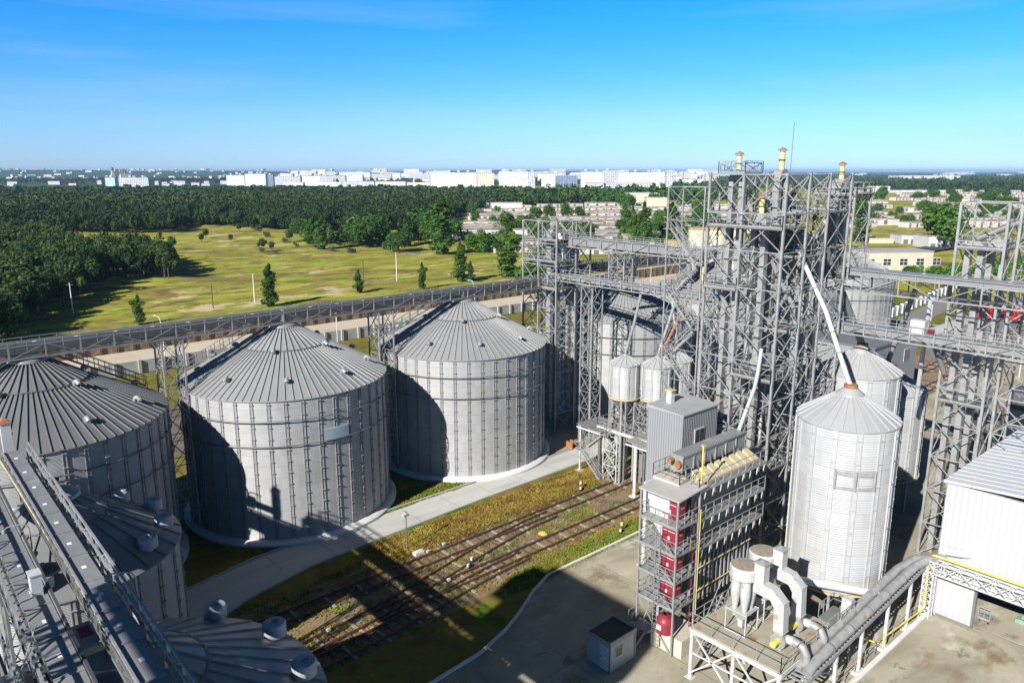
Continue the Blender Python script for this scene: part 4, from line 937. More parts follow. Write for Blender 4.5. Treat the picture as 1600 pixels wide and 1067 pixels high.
mb = MB(); mb.add([(1, 2.8, DZ-.3), (2.8, 2.8, DZ-.3), (2.8, 4.6, DZ-.3), (1, 4.6, DZ-.3), (1.7, 3.4, 2.0), (2.1, 3.4, 2.0), (2.1, 4, 2.0), (1.7, 4, 2.0)], [(0, 1, 5, 4), (1, 2, 6, 5), (2, 3, 7, 6), (3, 0, 4, 7)]); mb.build('dust_funnel', WHITE, t)
mb = MB()
for o_ in (0, .9): mb.bar((2.5, 7.0+o_*.9, 0), (5.5, 7.0+o_*.9, DZ), .06, .2); mb.bar((2.5, 7.2+o_*.9, 1), (5.5, 7.2+o_*.9, DZ+1), .045)
for i in range(1, 14): mb.bar((2.5+3*i/14, 7.2, DZ*i/14), (2.5+3*i/14, 8.0, DZ*i/14), .2, .03)
mb.build('stair_flight', STEEL, t)
def cyclone(label, x, y):
    t = thing('cyclone_separator', label, 'cyclone', (x, y, DZ), group='cyclones on the white platform')
    mb = MB(); mb.lathe([(1.05, 4.6), (1.15, 4.7), (1.15, 5.5), (1.05, 5.6)], 28); mb.build('collector_drum', DUCTM, t, True)
    mb = MB(); mb.lathe([(1.05, 5.6), (.01, 5.65)], 28); mb.build('drum_lid', mat('brown_lid', (.30, .25, .20), .8, 0, .2, 3), t)
    for k in range(4):
        a = pi/4+k*pi/2; cx, cy = .58*cos(a), .58*sin(a)
        mb = MB(); mb.lathe([(.36, 4.7), (.4, 3.9), (.4, 3.3), (.14, 1.55), (.12, 1.3)], 16, (cx, cy)); mb.build('cone', DUCTM, t, True)
    mb = MB(); mb.add([(-.75, -.75, 1.9), (.75, -.75, 1.9), (.75, .75, 1.9), (-.75, .75, 1.9), (-.2, -.2, .9), (.2, -.2, .9), (.2, .2, .9), (-.2, .2, .9)], [(0, 1, 5, 4), (1, 2, 6, 5), (2, 3, 7, 6), (3, 0, 4, 7), (0, 3, 2, 1)]); mb.box(-.2, .2, -.2, .2, .3, .9); mb.build('dust_bin', DUCTM, t)
    mb = MB()
    for a, b in ((-.85, -.85), (.85, -.85), (.85, .85), (-.85, .85)): mb.bar((a, b, 0), (a, b, 2.0), .09)
    for z in (.1, 1.9):
        mb.bar((-.85, -.85, z), (.85, -.85, z), .08); mb.bar((-.85, .85, z), (.85, .85, z), .08); mb.bar((-.85, -.85, z), (-.85, .85, z), .08); mb.bar((.85, -.85, z), (.85, .85, z), .08)
    mb.build('stand', DUCTM, t)
    mb = MB(); mb.box(-.35, .45, -1.75, -.95, 4.7, 6.3); mb.build('top_box', mat('pale_box_grey', (.50, .50, .47), .5), t); mb = MB(); mb.add([(-.45, -1.85, 6.3), (.55, -1.85, 6.3), (.55, -.85, 6.3), (-.45, -.85, 6.3), (.05, -1.35, 6.55)], [(0, 1, 4), (1, 2, 4), (2, 3, 4), (3, 0, 4), (3, 2, 1, 0)]); mb.build('box_roof', STEEL, t)
    mb = MB(); w = .38   # rectangular elbow duct
    prof = [(-1.0, 4.9), (-2.6, 4.7), (-3.5, 3.9), (-3.6, 1.5)]; inner = [(-1.0, 3.9), (-2.4, 3.8), (-2.75, 3.3), (-2.8, 1.5)]
    for i in range(3):
        a, b, c, d = prof[i], prof[i+1], inner[i+1], inner[i]
        for xx in (-w, w): mb.add([(xx, *a), (xx, *b), (xx, *c), (xx, *d)], [(0, 1, 2, 3)])
        mb.add([(-w, *a), (w, *a), (w, *b), (-w, *b)], [(0, 1, 2, 3)]); mb.add([(-w, *d), (w, *d), (w, *c), (-w, *c)], [(3, 2, 1, 0)])
        mb.bar((-w-.03, *b), (w+.03, *b), .06); 
    mb.add([(-w, *prof[3]), (w, *prof[3]), (w, *inner[3]), (-w, *inner[3]), (-.2, -3.4, 1.0), (.2, -3.4, 1.0), (.2, -3.0, 1.0), (-.2, -3.0, 1.0)], [(0, 1, 5, 4), (1, 2, 6, 5), (2, 3, 7, 6), (3, 0, 4, 7)])
    mb.build('elbow_duct', DUCTM, t)
    mb = MB(); mb.tube([(-.3, -3.2, .75), (.3, -3.2, .75)], .6, 20); mb.box(-.25, .25, -3.5, -2.9, .0, .7); mb.build('fan_housing', STEEL, t, True)
    mb = MB(); mb.tube([(-.3, -3.2, .75), (-1.0, -3.2, .75)], .24, 12); mb.build('fan_motor', YELLOW, t, True)
    mb = MB(); mb.tube([(.2, -3.6, .95), (.2, -4.4, 1.0), (.2, -4.9, .9), (.2, -5.2, .4), (.2, -5.25, -.6), (.3, -5.1, -1.0)], .3, 14); mb.build('outlet_pipe', STEEL, t, True)
    mb = MB(); mb.tube([(.2, -3.7, .95), (.2, -4.2, 1.0)], .33, 14); mb.build('white_sleeve', DUCTM, t, True)
    return t
cy = cyclone('nearer white cyclone group with brown lid and bent rectangular duct', 43.3, 25.0)
cy.scale = (.9, .9, .88); dup(cy, (46.0, 25.2, DZ), label='farther white cyclone group beside the front hopper silo')
t = thing('service_stage', 'small railed stage with a white cabinet beside the farther cyclone', 'platform', (48.8, 20.6, 0))
mb = MB(); mb.box(0, 2.2, 0, 1.6, 3.9, 4.0); mb.build('deck', STEELD, t); mb = MB(); railing(mb, [(0, 0, 4), (2.2, 0, 4), (2.2, 1.6, 4), (0, 1.6, 4)], step=.8, kick=False); mb.build('railing', STEEL, t)
mb = MB(); mb.box(1.7, 2.2, .1, .8, 4.0, 5.2); mb.build('cabinet', DUCTM, t)
for x, y in ((.1, .1), (2.1, .1), (2.1, 1.5), (.1, 1.5)): mb = MB(); mb.bar((x, y, 0), (x, y, 3.9), .12); mb.build('leg', STEEL, t)
# pipe rack with two big pipes
t = thing('pipe_rack', 'slotted pipe rack on slim legs running along the raised slab', 'pipe rack', (42, 19.6, 0))
mb = MB()
zz = lambda x: 3.1+(x-42)*.07
for y in (0, 1.2): mb.bar((0, y, 3.1), (19.4, y, zz(61.4)), .1, .26)
for x in np.arange(.2, 19.4, .42): mb.bar((x, 0, 3.1+x*.07+.12), (x, 1.2, 3.1+x*.07+.12), .16, .06)
mb.build('rack_beam', STEEL, t)
for x in (.5, 4.6, 8.4, 12.6, 16.6):
    mb = MB(); mb.bar((x, .1, 0), (x, .1, 3.0+x*.07), .2); mb.box(x-.45, x+.45, -.3, .5, 0, .3); mb.build('leg', WHITE, t)
for dy, lb in ((.35, 'lower of the two thick grey pipes on the slotted rack'), (1.05, 'upper of the two thick grey pipes on the slotted rack')):
    tp = thing('dust_pipe', lb, 'pipe', (43, 19.6+dy, 3.6), group='thick pipes on the rack')
    mb = MB(); mb.tube([(0, 0, -.2), (.6, 0, .1), (17.2-dy*2, 0, 1.3), (18.4-dy, -.35, 1.45), (20.5, -1.6-dy, 1.5)], .34, 16); mb.build('pipe', STEEL, tp, True)
    mb = MB()
    for x in np.arange(3, 17, 2.8): mb.tube([(x, 0, .1+.0723*(x-.6)), (x+.1, 0, .1+.0723*(x-.5))], .38, 16)
    mb.build('flange', STEELD, tp)
tp = thing('dust_pipe', 'single thick pipe crossing in front of the hopper silo legs', 'pipe', (49.5, 25.8, 4.4)); mb = MB(); mb.tube([(0, 0, .6), (1.5, -.6, .4), (4.8, -5.4, .0)], .3, 14); mb.build('pipe', WHITE, tp, True)
t = thing('gas_pipe', 'thin yellow gas pipe bending over the lattice gate and down to the slab', 'pipe', (62.0, 19.2, 5.4))
mb = MB(); mb.tube([(-.4, -14, 0), (-.4, 0, 0), (-.6, .35, -.1), (-.8, .3, -.6), (-.9, .2, -4.3), (-1.4, .3, -4.6)], .09, 8); mb.tube([(-1.4, .3, -4.6), (-7.6, .45, -4.2), (-7.6, .45, -4.9), (-9.4, 1.7, -4.0)], .07, 6); mb.build('pipe', YELLOW, t, True)
t = thing('lattice_gate', 'white lattice beam on a lattice post carrying the yellow pipe in front of the shed', 'pipe bridge', (61.2, 19.3, 0))
mb = MB(); lattice(mb, -.35, .35, -.35, .35, frange(0, 5.1, 9), .09, .05); mb.build('lattice_post', WHITE, t)
mb = MB(); L = 16; n = 14
for xx in (-.35, .35):
    for z in (4.2, 5.15): mb.bar((xx, .3, z), (xx, -L, z), .09)
    for i in range(n): a, b = .3-(L+.3)*i/n, .3-(L+.3)*(i+1)/n; mb.bar((xx, a, 4.2), (xx, b, 5.15), .05); mb.bar((xx, a, 5.15), (xx, b, 4.2), .05); mb.bar((xx, b, 4.2), (xx, b, 5.15), .05)
for i in range(n+1): a = .3-(L+.3)*i/n; mb.bar((-.35, a, 5.15), (.35, a, 5.15), .05)
mb.build('lattice_beam', WHITE, t)
t = thing('slab_railing', 'low pipe railing along the pale kerb of the raised slab', 'railing', (42, 19.75, 0)); mb = MB(); railing(mb, [(0, 0, .3), (19, 0, .3)], h=1.0, step=1.6, kick=False); mb.build('railing', STEEL, t)

# ================================================================== WHITE SHED
t = thing('white_shed', 'big white ribbed shed at the right edge with an open gateway', 'shed', (62.2, 19.2, 0))
mb = MB(); D = .25
mb.box(0, D, -3.0, 0, .3, 3.4); mb.box(0, D, -34, -8.2, .3, 3.4); mb.box(0, D, -34, 0, 3.4, 11.4); mb.build('front_wall', CLADW, t)
mb = MB(); mb.box(D, 22, -D, 0, 0, 11.4); mb.build('side_wall', CLADW, t); mb = MB(); mb.box(22, 22.2, -34, 0, 0, 11.4); mb.build('rear_wall', CLADW, t)
mb = MB(); mb.add([(-.2, .25, 11.42), (22.4, .25, 11.42), (22.4, -16, 12.6), (-.2, -16, 12.6), (-.2, .25, 11.56), (22.4, .25, 11.56), (22.4, -16, 12.74), (-.2, -16, 12.74), (-.2, -34, 11.42), (22.4, -34, 11.42), (-.2, -34, 11.56), (22.4, -34, 11.56)],
    [(4, 5, 6, 7), (7, 6, 11, 10), (0, 3, 2, 1), (3, 8, 9, 2), (0, 1, 5, 4), (0, 4, 7, 3), (3, 7, 10, 8)])
for f in range(0, 23): mb.bar((f-.1, .25, 11.57), (f-.1, -16, 12.75), .05, .04)
mb.build('roof', mat('white_grey_roof', (.56, .575, .60), .45, .1, .05, .5), t)
mb = MB(); mb.box(-.08, 0, -3.02, -2.85, .3, 3.5); mb.box(-.08, 0, -8.35, -8.2, .3, 3.5); mb.box(-.08, 0, -8.35, -2.85, 3.4, 3.5); mb.build('gate_frame', STEELD, t)
mb = MB(); mb.box(D, 22, -34, -D, .30, .34); mb.build('floor_slab', M_SLAB, t)
mb = MB(); mb.tube([(-.3, -.6, 5.9), (-.3, -1.6, 6.1), (.1, -2.2, 6.1)], .3, 12); mb.build('wall_duct', WHITE, t, True)
t = thing('weigh_pit_frame', 'green steel grating frame set in the floor inside the gateway', 'pit frame', (65.5, 12.2, .34))
mb = MB()
for a in ((0, 4.4, 0, .25), (0, 4.4, 1.75, 2.0), (0, .25, .25, 1.75), (4.15, 4.4, .25, 1.75), (2.0, 2.35, .25, 1.75)): mb.box(a[0], a[1], a[2], a[3], 0, .3)
mb.build('frame', mat('faded_green_paint', (.20, .36, .27), .6, 0, .2, 2), t)
mb = MB(); mb.box(.25, 2, .25, 1.75, .02, .2); mb.box(2.35, 4.15, .25, 1.75, .02, .2); mb.build('grain_fill', mat('dusty_grain', (.50, .44, .36), .9, 0, .1, 4), t)
t = thing('hand_cart', 'low steel trolley frame just inside the shed gateway', 'trolley', (63.4, 15.4, .34)); mb = MB(); mb.box(0, 1.2, 0, .8, .25, .3); railing(mb, [(0, 0, .3), (0, .8, .3)], step=.4); mb.build('frame', STEEL, t)
for x, y in ((.15, .1), (1.05, .1), (.15, .7), (1.05, .7)): mb = MB(); mb.tube([(x, y-.04, .12), (x, y+.04, .12)], .12, 10); mb.build('wheel', BLACK, t)

# ================================================================== HUT, POLES, SMALL TRACKSIDE THINGS
t = thing('site_cabin', 'small metal cabin with a white door and a tiny window, standing alone on the slab', 'cabin', (37.1, 31.4, 0))
mb = MB(); mb.box(0, 2.7, 0, 2.15, .08, 2.25); mb.build('body', corrugated('cabin_sheet', (.40, .415, .43), 'XY', .5, .01, metal=.2, stain=.05), t)
mb = MB(); mb.box(-.04, 2.74, -.04, 2.19, 2.25, 2.36); mb.build('roof', mat('black_roofing_felt', (.05, .05, .052), .8), t)
mb = MB(); mb.box(-.05, .0, .15, .95, .1, 2.05); d_ = mb.build('door', WHITE, t); mb = MB(); mb.box(-.07, -.05, .25, .85, 1.2, 1.9); mb.build('pane', mat('pale_glass', (.45, .5, .55), .2), d_); mb = MB(); mb.box(-.1, -.05, .8, .9, 1.0, 1.06); mb.build('handle', BLACK, d_)
mb = MB(); mb.box(.5, 1.3, -.05, 0, 1.0, 1.8); w1 = mb.build('window', WHITE, t); mb = MB(); mb.box(.58, 1.22, -.07, -.05, 1.08, 1.72); mb.build('pane', GLASS, w1)
mb = MB(); mb.box(-.08, 2.78, -.08, -.0, 2.2, 2.52); mb.box(-.08, 2.78, 2.15, 2.23, 2.2, 2.52); mb.box(2.7, 2.78, 0, 2.15, 2.2, 2.52); mb.box(-.08, 0, 0, 2.15, 2.2, 2.4); mb.build('parapet', STEEL, t)
for a, b in ((0, 0), (2.7, 0), (0, 2.15), (2.7, 2.15)): mb = MB(); mb.box(a-.05, a+.05, b-.05, b+.05, .0, 2.5); mb.build('corner_post', STEEL, t)
t = thing('signal_post', 'slim dark post with a white and red camera head between the road and the tracks', 'post', (36.6, 56.4, 0))
mb = MB(); mb.tube([(0, 0, 0), (0, 0, 3.5)], .055, 8); mb.build('pole', STEELD, t)
mb = MB(); mb.box(-.3, .3, -.06, .06, 3.35, 3.43); mb.box(-.32, -.14, -.1, .1, 3.43, 3.62); mb.box(.1, .32, -.1, .1, 3.3, 3.5); mb.box(-.1, .1, -.12, .12, 3.5, 3.75); mb.build('camera_head', WHITE, t); mb = MB(); mb.box(-.06, .06, -.06, .06, 3.76, 3.86); mb.build('red_lamp', REDP, t)
def switch_stand(label, x, y):
    t = thing('switch_stand', label, 'point lever', (x, y, 0), random.uniform(0, 3), group='point levers and signals beside the tracks')
    mb = MB(); mb.box(-.3, .3, -.12, .12, 0, .25); mb.bar((0, 0, .2), (.35, 0, .8), .06); mb.build('lever', BLACK, t)
    mb = MB(); mb.box(.2, .45, -.1, .1, .65, .95); mb.box(-.35, -.1, -.1, .1, .25, .5); mb.build('counterweight', WHITE, t)
for lb, x, y in (('white point lever on the grass beside the road side siding', 58.9, 55.0), ('white point lever near the bend of the slab kerb', 54.4, 45.2), ('small white marker between the two middle tracks', 38.9, 49.7), ('small black and white marker post at the left of the sidings', 18.2, 51.1)): switch_stand(lb, x, y)
for i, (x, y) in enumerate(((36.0, 49.0), (33.2, 47.8), (39.6, 54.6), (37.6, 54.4), (24.5, 49.2), (21.5, 48.2))):
    mb = MB(); mb.box(-.14, .14, -.12, .12, 0, .16); mb.box(-.14, .14, -.12, .12, .16, .19); o = mb.build('rail_marker', WHITE, loc=(x, y, .16)); tag(o, 'small white marker block lying at the rails', 'marker', 'white marker blocks at the rails')
mb = MB(); mb.box(-.5, .5, -.25, .25, 0, .3); mb.box(-.3, .3, -.15, .15, .3, .38); tag(mb.build('concrete_block', CONCW, loc=(36.9, 54.9, 0)), 'pale concrete block lying on the grass by the slim camera post', 'block')
mb = MB(); mb.lathe([(.5, 0), (.36, .1), (.12, .18), (.01, .2)], 12); tag(mb.build('sand_heap', mat('yellow_sand', (.62, .45, .10), .95, 0, .15, 3), loc=(48.5, 50.2, 0)), 'small bright yellow sand heap between the tracks', 'sand heap')

# ================================================================== BOUNDARY WALLS AND FENCES
def panel_fence(label, p, q, h, m, mp, step=3.0, name='fence', th=.12, pw=.3, group=None, z=0, post_extra=.12):
    p = np.array(p, float); q = np.array(q, float); L = np.hypot(*(q-p)); a = math.atan2(*(q-p)[::-1])
    t = thing(name, label, 'fence', (p[0], p[1], z), a, group=group); n = round(L/step); st = L/n
    mb = MB()
    for i in range(n): mb.box(i*st, (i+1)*st, -th/2, th/2, 0, h-(.05 if i % 3 == 1 else 0))
    mb.build('panel_run', m, t)
    p0 = None
    for i in range(n+1):
        if p0 is None: mb = MB(); mb.box(-pw/2, pw/2, -pw*.7, pw*.7, 0, h+post_extra); p0 = mb.build('fence_post', mp, t)
        elif i < 100: o = bpy.data.objects.new('fence_post', p0.data); COL.objects.link(o); o.parent = t; o.location.x = i*st
    return t
BRW = mat('brown_stained_panel', (.20, .13, .085), .9, 0, .25, .5, dirt=((.32, .22, .12), .8, .55))
BRP = mat('brown_post', (.12, .085, .07), .9, 0, .2, 2)
GRP = mat('grey_concrete_panel', (.40, .40, .40), .9, 0, .15, .6, dirt=((.28, .27, .25), .7, .6))
panel_fence('brown concrete panel wall with dark posts along the access road, left stretch', (-60, 161.4), (90, 161.4), 2.7, BRW, BRP, 3.0, name='panel_wall', pw=.45, group='brown roadside wall')
panel_fence('brown concrete panel wall with dark posts along the access road, right stretch', (90, 161.4), (220, 161.4), 2.7, BRW, BRP, 3.0, name='panel_wall', pw=.45, group='brown roadside wall')
panel_fence('grey concrete panel fence between the silos and the sandy yard, left stretch', (-60, 142), (62, 142), 2.3, GRP, CONC, 4.0, name='panel_fence', pw=.5, group='grey yard fence')
panel_fence('grey concrete panel fence between the silos and the sandy yard, right stretch', (62, 142), (180, 142), 2.3, GRP, CONC, 4.0, name='panel_fence', pw=.5, group='grey yard fence')
panel_fence('white concrete panel fence along the service road at the right', (168, 74), (250, 82), 2.3, CONCW, CONCW, 4.0, name='panel_fence', pw=.5)
panel_fence('white concrete wall behind the rear silos', (95, 112), (190, 112), 2.4, CONCW, CONC, 4.0, name='panel_fence', pw=.3)
# scattered street lamps on the sandy yard
def lamp(label, x, y, h=8):
    t = thing('yard_lamp', label, 'street lamp', (x, y, 0), 2.0, group='white yard lamps')
    mb = MB(); mb.tube([(0, 0, 0), (0, 0, h*.8), (.5, 0, h), (1.3, 0, h+.2)], [.12, .09, .07, .05], 8); mb.build('pole', WHITE, t, True); mb = MB(); mb.box(1.2, 1.8, -.12, .12, h+.12, h+.28); mb.build('lamp_head', WHITE, t)
lamp('white yard lamp behind the second silo', *gp(528, 545), 9); lamp('white yard lamp behind the third silo', *gp(742, 497), 9); lamp('white yard lamp by the trestle at the first silo', *gp(258, 560), 8)
lamp('white yard lamp behind the crossing galleries', *gp(1016, 455), 9); lamp('white lamp above the service road at the right', *gp(1592, 590), 10)

# ================================================================== BUILDINGS RIGHT OF THE TOWER
t = thing('track_building', 'dark grey clad building over the far tracks with a white framed window', 'building', (112, 46.5, 0))
mb = MB(); mb.box(0, 16, 0, 14, 0, 9.5); mb.build('wall', CLADG, t); mb = MB(); mb.box(-.2, 16.2, -.2, 14.2, 9.5, 9.7); mb.build('roof', mat('dark_roofing', (.16, .165, .17), .6), t)
mb = MB(); mb.box(11, 13, -.06, 0, 5.8, 7.8); w_ = mb.build('window', WHITE, t); mb = MB(); mb.box(11.1, 11.9, -.08, -.06, 5.9, 7.7); mb.box(12.1, 12.9, -.08, -.06, 5.9, 7.7); mb.build('pane', GLASS, w_)
t = thing('office_building', 'white office building with a dark grey roof edge at the right', 'building', (110, 2, 0))
mb = MB(); mb.box(0, 14, 0, 26, 0, 5.4); mb.build('wall', CLADW, t); mb = MB(); mb.box(-.4, 14.4, -.4, 26.4, 5.4, 7.6); mb.build('roof', mat('dark_grey_parapet', (.13, .135, .14), .6), t)
for y in (19.5, 8):
    mb = MB(); mb.box(-.06, 0, y, y+1.6, 0, 2.9); mb.build('door', mat('grey_door', (.35, .36, .37), .5), t)
mb = MB(); mb.box(-.6, 0, -1, 27, 0, .5); mb.build('plinth', mat('tan_plinth', (.50, .42, .30), .9), t)
t = thing('site_wall', 'low dark grey wall before the white office building', 'wall', (96, 4, 0)); mb = MB(); mb.box(0, .4, 0, 22, 0, 2.3); mb.build('wall', mat('dark_render', (.16, .16, .165), .8), t)
# lorries
def lorry(label, x, y, rz, col):
    t = thing('articulated_lorry', label, 'lorry', (x, y, 0), rz, group='parked lorries on the right')
    mb = MB(); mb.box(3.9, 6.0, -1.2, 1.2, .9, 3.3); mb.box(3.9, 5.6, -1.1, 1.1, 3.3, 3.7); mb.build('cab', col, t)
    mb = MB(); mb.box(6.0, 6.03, -1.05, 1.05, 2.0, 3.0); mb.box(5.0, 5.8, -1.23, 1.23, 2.0, 2.9); mb.build('windscreen', GLASS, t)
    mb = MB(); mb.box(-8, 3.4, -1.25, 1.25, 1.3, 1.7); mb.build('chassis', BLACK, t)
    mb = MB(); mb.box(-8, 3.4, -1.25, 1.25, 1.7, 2.5); mb.build('trailer_body', REDP if col is REDL else WHITE, t); mb = MB(); mb.box(-8, 3.4, -1.27, 1.27, 2.5, 3.5); mb.build('tarpaulin', WHITE, t)
    w0 = None
    for xx in (5.0, 2.2, -5, -6.2, -7.3):
        for yy in (-1.05, 1.05):
            if w0 is None: mb = MB(); mb.tube([(0, -.16, 0), (0, .16, 0)], .5, 14); w0 = mb.build('wheel', BLACK, t); o = w0
            else: o = bpy.data.objects.new('wheel', w0.data); COL.objects.link(o); o.parent = t
            o.location = (xx, yy, .5)
REDL = mat('bright_red_lorry', (.60, .03, .02), .4, 0, .05, 1)
lx, ly = gp(1560, 500)
lorry('red lorry with white tarpaulin parked nearest behind the edge tower', lx, ly, R_(160), REDL)
lx, ly = gp(1604, 504); lorry('bright red lorry cab cut by the right picture edge', lx, ly, R_(158), REDL)

# ================================================================== BUILDINGS LEFT OUT OF FRAME THAT CAST THE GROUND SHADOWS
t = thing('head_house', 'elevated grey head house on lattice legs left of the viewpoint, seen only by its shadow', 'building', (-15.2, 16, 0))
mb = MB(); mb.box(0, 3.6, 2, 14.6, 29.8, 34.4); mb.box(.6, 3.6, 14.6, 16.2, 31.5, 33.6); mb.build('wall', CLADG, t)
mb = MB(); lattice(mb, .3, 3.3, 3, 6, frange(0, 29.8, 9), .25, .12); lattice(mb, .3, 3.3, 11, 14, frange(0, 29.8, 9), .25, .12); mb.build('lattice_legs', STEEL, t)
# ================================================================== TREES
def leafmat(name, c1, c2, sc=.35):
    m = bpy.data.materials.new(name); m.use_nodes = True; n = m.node_tree; b = n.nodes['Principled BSDF']; b.inputs['Roughness'].default_value = .75; b.inputs['Specular IOR Level'].default_value = .2
    g = nd(n, "ShaderNodeNewGeometry"); no = nd(n, "ShaderNodeTexNoise"); no.inputs['Scale'].default_value = sc; no.inputs['Detail'].default_value = 3
    n.links.new(g.outputs['Position'], no.inputs['Vector'])
    oi = nd(n, "ShaderNodeObjectInfo"); f = math_(n, 'MULTIPLY_ADD', oi.outputs['Random'], .25, no.outputs[0]); f = math_(n, 'SUBTRACT', f, .12)
    rp = nd(n, "ShaderNodeValToRGB"); rp.color_ramp.elements[0].position = .35; rp.color_ramp.elements[1].position = .68; rp.color_ramp.elements[0].color = (*c1, 1); rp.color_ramp.elements[1].color = (*c2, 1)
    n.links.new(f, rp.inputs[0]); n.links.new(rp.outputs[0], b.inputs['Base Color'])
    return m
L_PINE = leafmat('pine_needles', (.020, .045, .012), (.060, .098, .022), .10)
L_POP = leafmat('poplar_leaves', (.03, .07, .012), (.075, .15, .022), .6)
L_BRD = leafmat('broad_leaves', (.03, .075, .012), (.07, .15, .018), .3)
L_BRI = leafmat('bright_leaves', (.05, .14, .012), (.10, .24, .02), .3)
L_OLV = leafmat('grey_green_leaves', (.06, .085, .05), (.11, .14, .09), .3)
BARK = mat('bark', (.10, .075, .055), .9, 0, .2, 3)
def crown_cloud(kind, n, rg):
    """returns (n,3) clump centres in a unit crown: radius ~1, z 0..1"""
    if kind == 'pine':
        k = 9; c = np.c_[rg.normal(0, .42, (k, 2)), rg.uniform(.45, .92, k)]; rr = rg.uniform(.35, .6, k)
    elif kind == 'poplar':
        k = 16; z = np.linspace(.06, .95, k); w = np.sin(pi*np.clip(z*.9+.12, 0, 1))**.7; c = np.c_[rg.normal(0, .28, (k, 2))*w[:, None], z]; rr = .62*w*rg.uniform(.75, 1.15, k)
    else:
        k = 13; a = rg.uniform(0, 2*pi, k); r = rg.uniform(.2, .68, k); c = np.c_[r*np.cos(a), r*np.sin(a), rg.uniform(.28, .85, k)]; rr = rg.uniform(.3, .52, k)*(1.1-.4*np.abs(c[:, 2]-.5))
    i = rg.integers(0, k, n); d = rg.normal(size=(n, 3)); d /= np.linalg.norm(d, axis=1)[:, None]
    d *= (rg.uniform(.25, 1, n)**.35)[:, None]
    zsc = {'pine': .20, 'poplar': .13, 'broad': .26}[kind]
    p = c[i]+d*rr[i][:, None]*np.array([1, 1, zsc/.4]) if kind != 'poplar' else c[i]+d*np.c_[rr[i], rr[i], np.full(n, .09)]
    return p, d
def crown_mesh(kind, n, leaf, R, Hc, z0, seed):
    rg = np.random.default_rng(seed); p, d = crown_cloud(kind, n, rg)
    P = p*np.array([R, R, Hc])+np.array([0, 0, z0])
    # leaf quads facing roughly outwards and up, with jitter
    nn = d+rg.normal(0, .45, d.shape)+np.array([0, 0, .35]); nn /= np.linalg.norm(nn, axis=1)[:, None]
    a = np.cross(nn, rg.normal(size=nn.shape)); a /= np.linalg.norm(a, axis=1)[:, None]; b = np.cross(nn, a)
    s = leaf*rg.uniform(.6, 1.3, n)[:, None]; q = rg.uniform(.5, 1, n)[:, None]
    return np.stack([P-a*s, P-b*s*q*.8, P+a*s, P+b*s*q], 1).reshape(-1, 3)
def quads_obj(name, V, m, parent=None):
    nq = len(V)//4; me = bpy.data.meshes.new(name); me.vertices.add(len(V)); me.vertices.foreach_set('co', V.astype(np.float32).ravel())
    me.loops.add(nq*4); me.loops.foreach_set('vertex_index', np.arange(nq*4, dtype=np.int32)); me.polygons.add(nq); me.polygons.foreach_set('loop_start', np.arange(0, nq*4, 4, dtype=np.int32))
    try: me.polygons.foreach_set('loop_total', np.full(nq, 4, dtype=np.int32))
    except Exception: pass
    me.materials.append(m); me.update(calc_edges=True); me.validate()
    o = bpy.data.objects.new(name, me); COL.objects.link(o)
    if parent: o.parent = parent
    return o
def make_tree(name, kind, H, R, m, n, leaf, seed, trunk=.25, cb=.12):
    t = thing(name, 'x', 'tree', (0, 0, 0)); rg = np.random.default_rng(seed+99)
    z0 = H*cb; quads_obj('crown', crown_mesh(kind, n, leaf, R, H-z0, z0, seed), m, t)
    mb = MB(); mb.tube([(0, 0, -.3), (.05*H*.1, 0, H*.4), (0, .02*H, H*.85)], [H*.022, H*.016, H*.005], 7)
    for k in range(5):
        a = rg.uniform(0, 6.28); z = H*rg.uniform(cb+.1, .7); mb.tube([(0, 0, z), (cos(a)*R*.35, sin(a)*R*.35, z+H*.08), (cos(a)*R*.65, sin(a)*R*.65, z+H*.14)], [H*.009, H*.006, H*.003], 5)
    mb.build('trunk', BARK, t); return t
GZ = lambda x, y: float(height(np.float64(x), np.float64(y))) if y > 178 else 0.
protos = {}
def proto(key):
    if key in protos: return protos[key]
    k, s = key.split('_'); s = int(s)
    if k == 'pine': t = make_tree('pine_tree', 'pine', 9, 3.0, L_PINE, 1500, .34, s, cb=.08)
    elif k == 'pop': t = make_tree('poplar_tree', 'poplar', 14, 2.0, L_POP, 2600, .27, s, cb=.02)
    elif k == 'brd': t = make_tree('broadleaf_tree', 'broad', 9, 4.4, L_BRD, 2200, .36, s, cb=.08)
    elif k == 'bri': t = make_tree('broadleaf_tree', 'broad', 8, 4.2, L_BRI, 2000, .34, s, cb=.03)
    elif k == 'olv': t = make_tree('shrub', 'broad', 4, 3, L_OLV, 900, .26, s, cb=.0)
    t['_first'] = True; protos[key] = t; return t
def plant(key, x, y, H, wid=1, label=None, group=None, rz=None):
    p = proto(key); base = {'pine': 9, 'pop': 14, 'brd': 9, 'bri': 8, 'olv': 4}[key.split('_')[0]]; s = H/base
    rz = random.uniform(0, 6.28) if rz is None else rz
    if p.get('_first'):
        del p['_first']; p.location = (x, y, GZ(x, y)); p.rotation_euler = (0, 0, rz); p.scale = (s*wid, s*wid, s); p['label'] = label
        if group: p['group'] = group
        return p
    o = dup(p, (x, y, GZ(x, y)), rz, label, group, (s*wid, s*wid, s))
    if not group and 'group' in o: del o['group']
    return o
def photo_tree(key, px_, ybase, ytop, label, wid=1, group=None):
    x, y = gp(px_, ybase); Yc = x*sin(YAW)+y*cos(YAW); H = (ybase-ytop)/1195*Yc*1.0; return plant(key, x, y, H, wid*(1.35 if key[:3] == 'pop' else 1), label, group)
G1 = 'roadside poplars beyond the access road'
photo_tree('pop_1', 218, 505, 458, 'short bushy poplar beside the road at the left', 1.5, G1)
photo_tree('pop_2', 424, 478, 412, 'poplar beyond the gallery above the second silo', 1.35, G1)
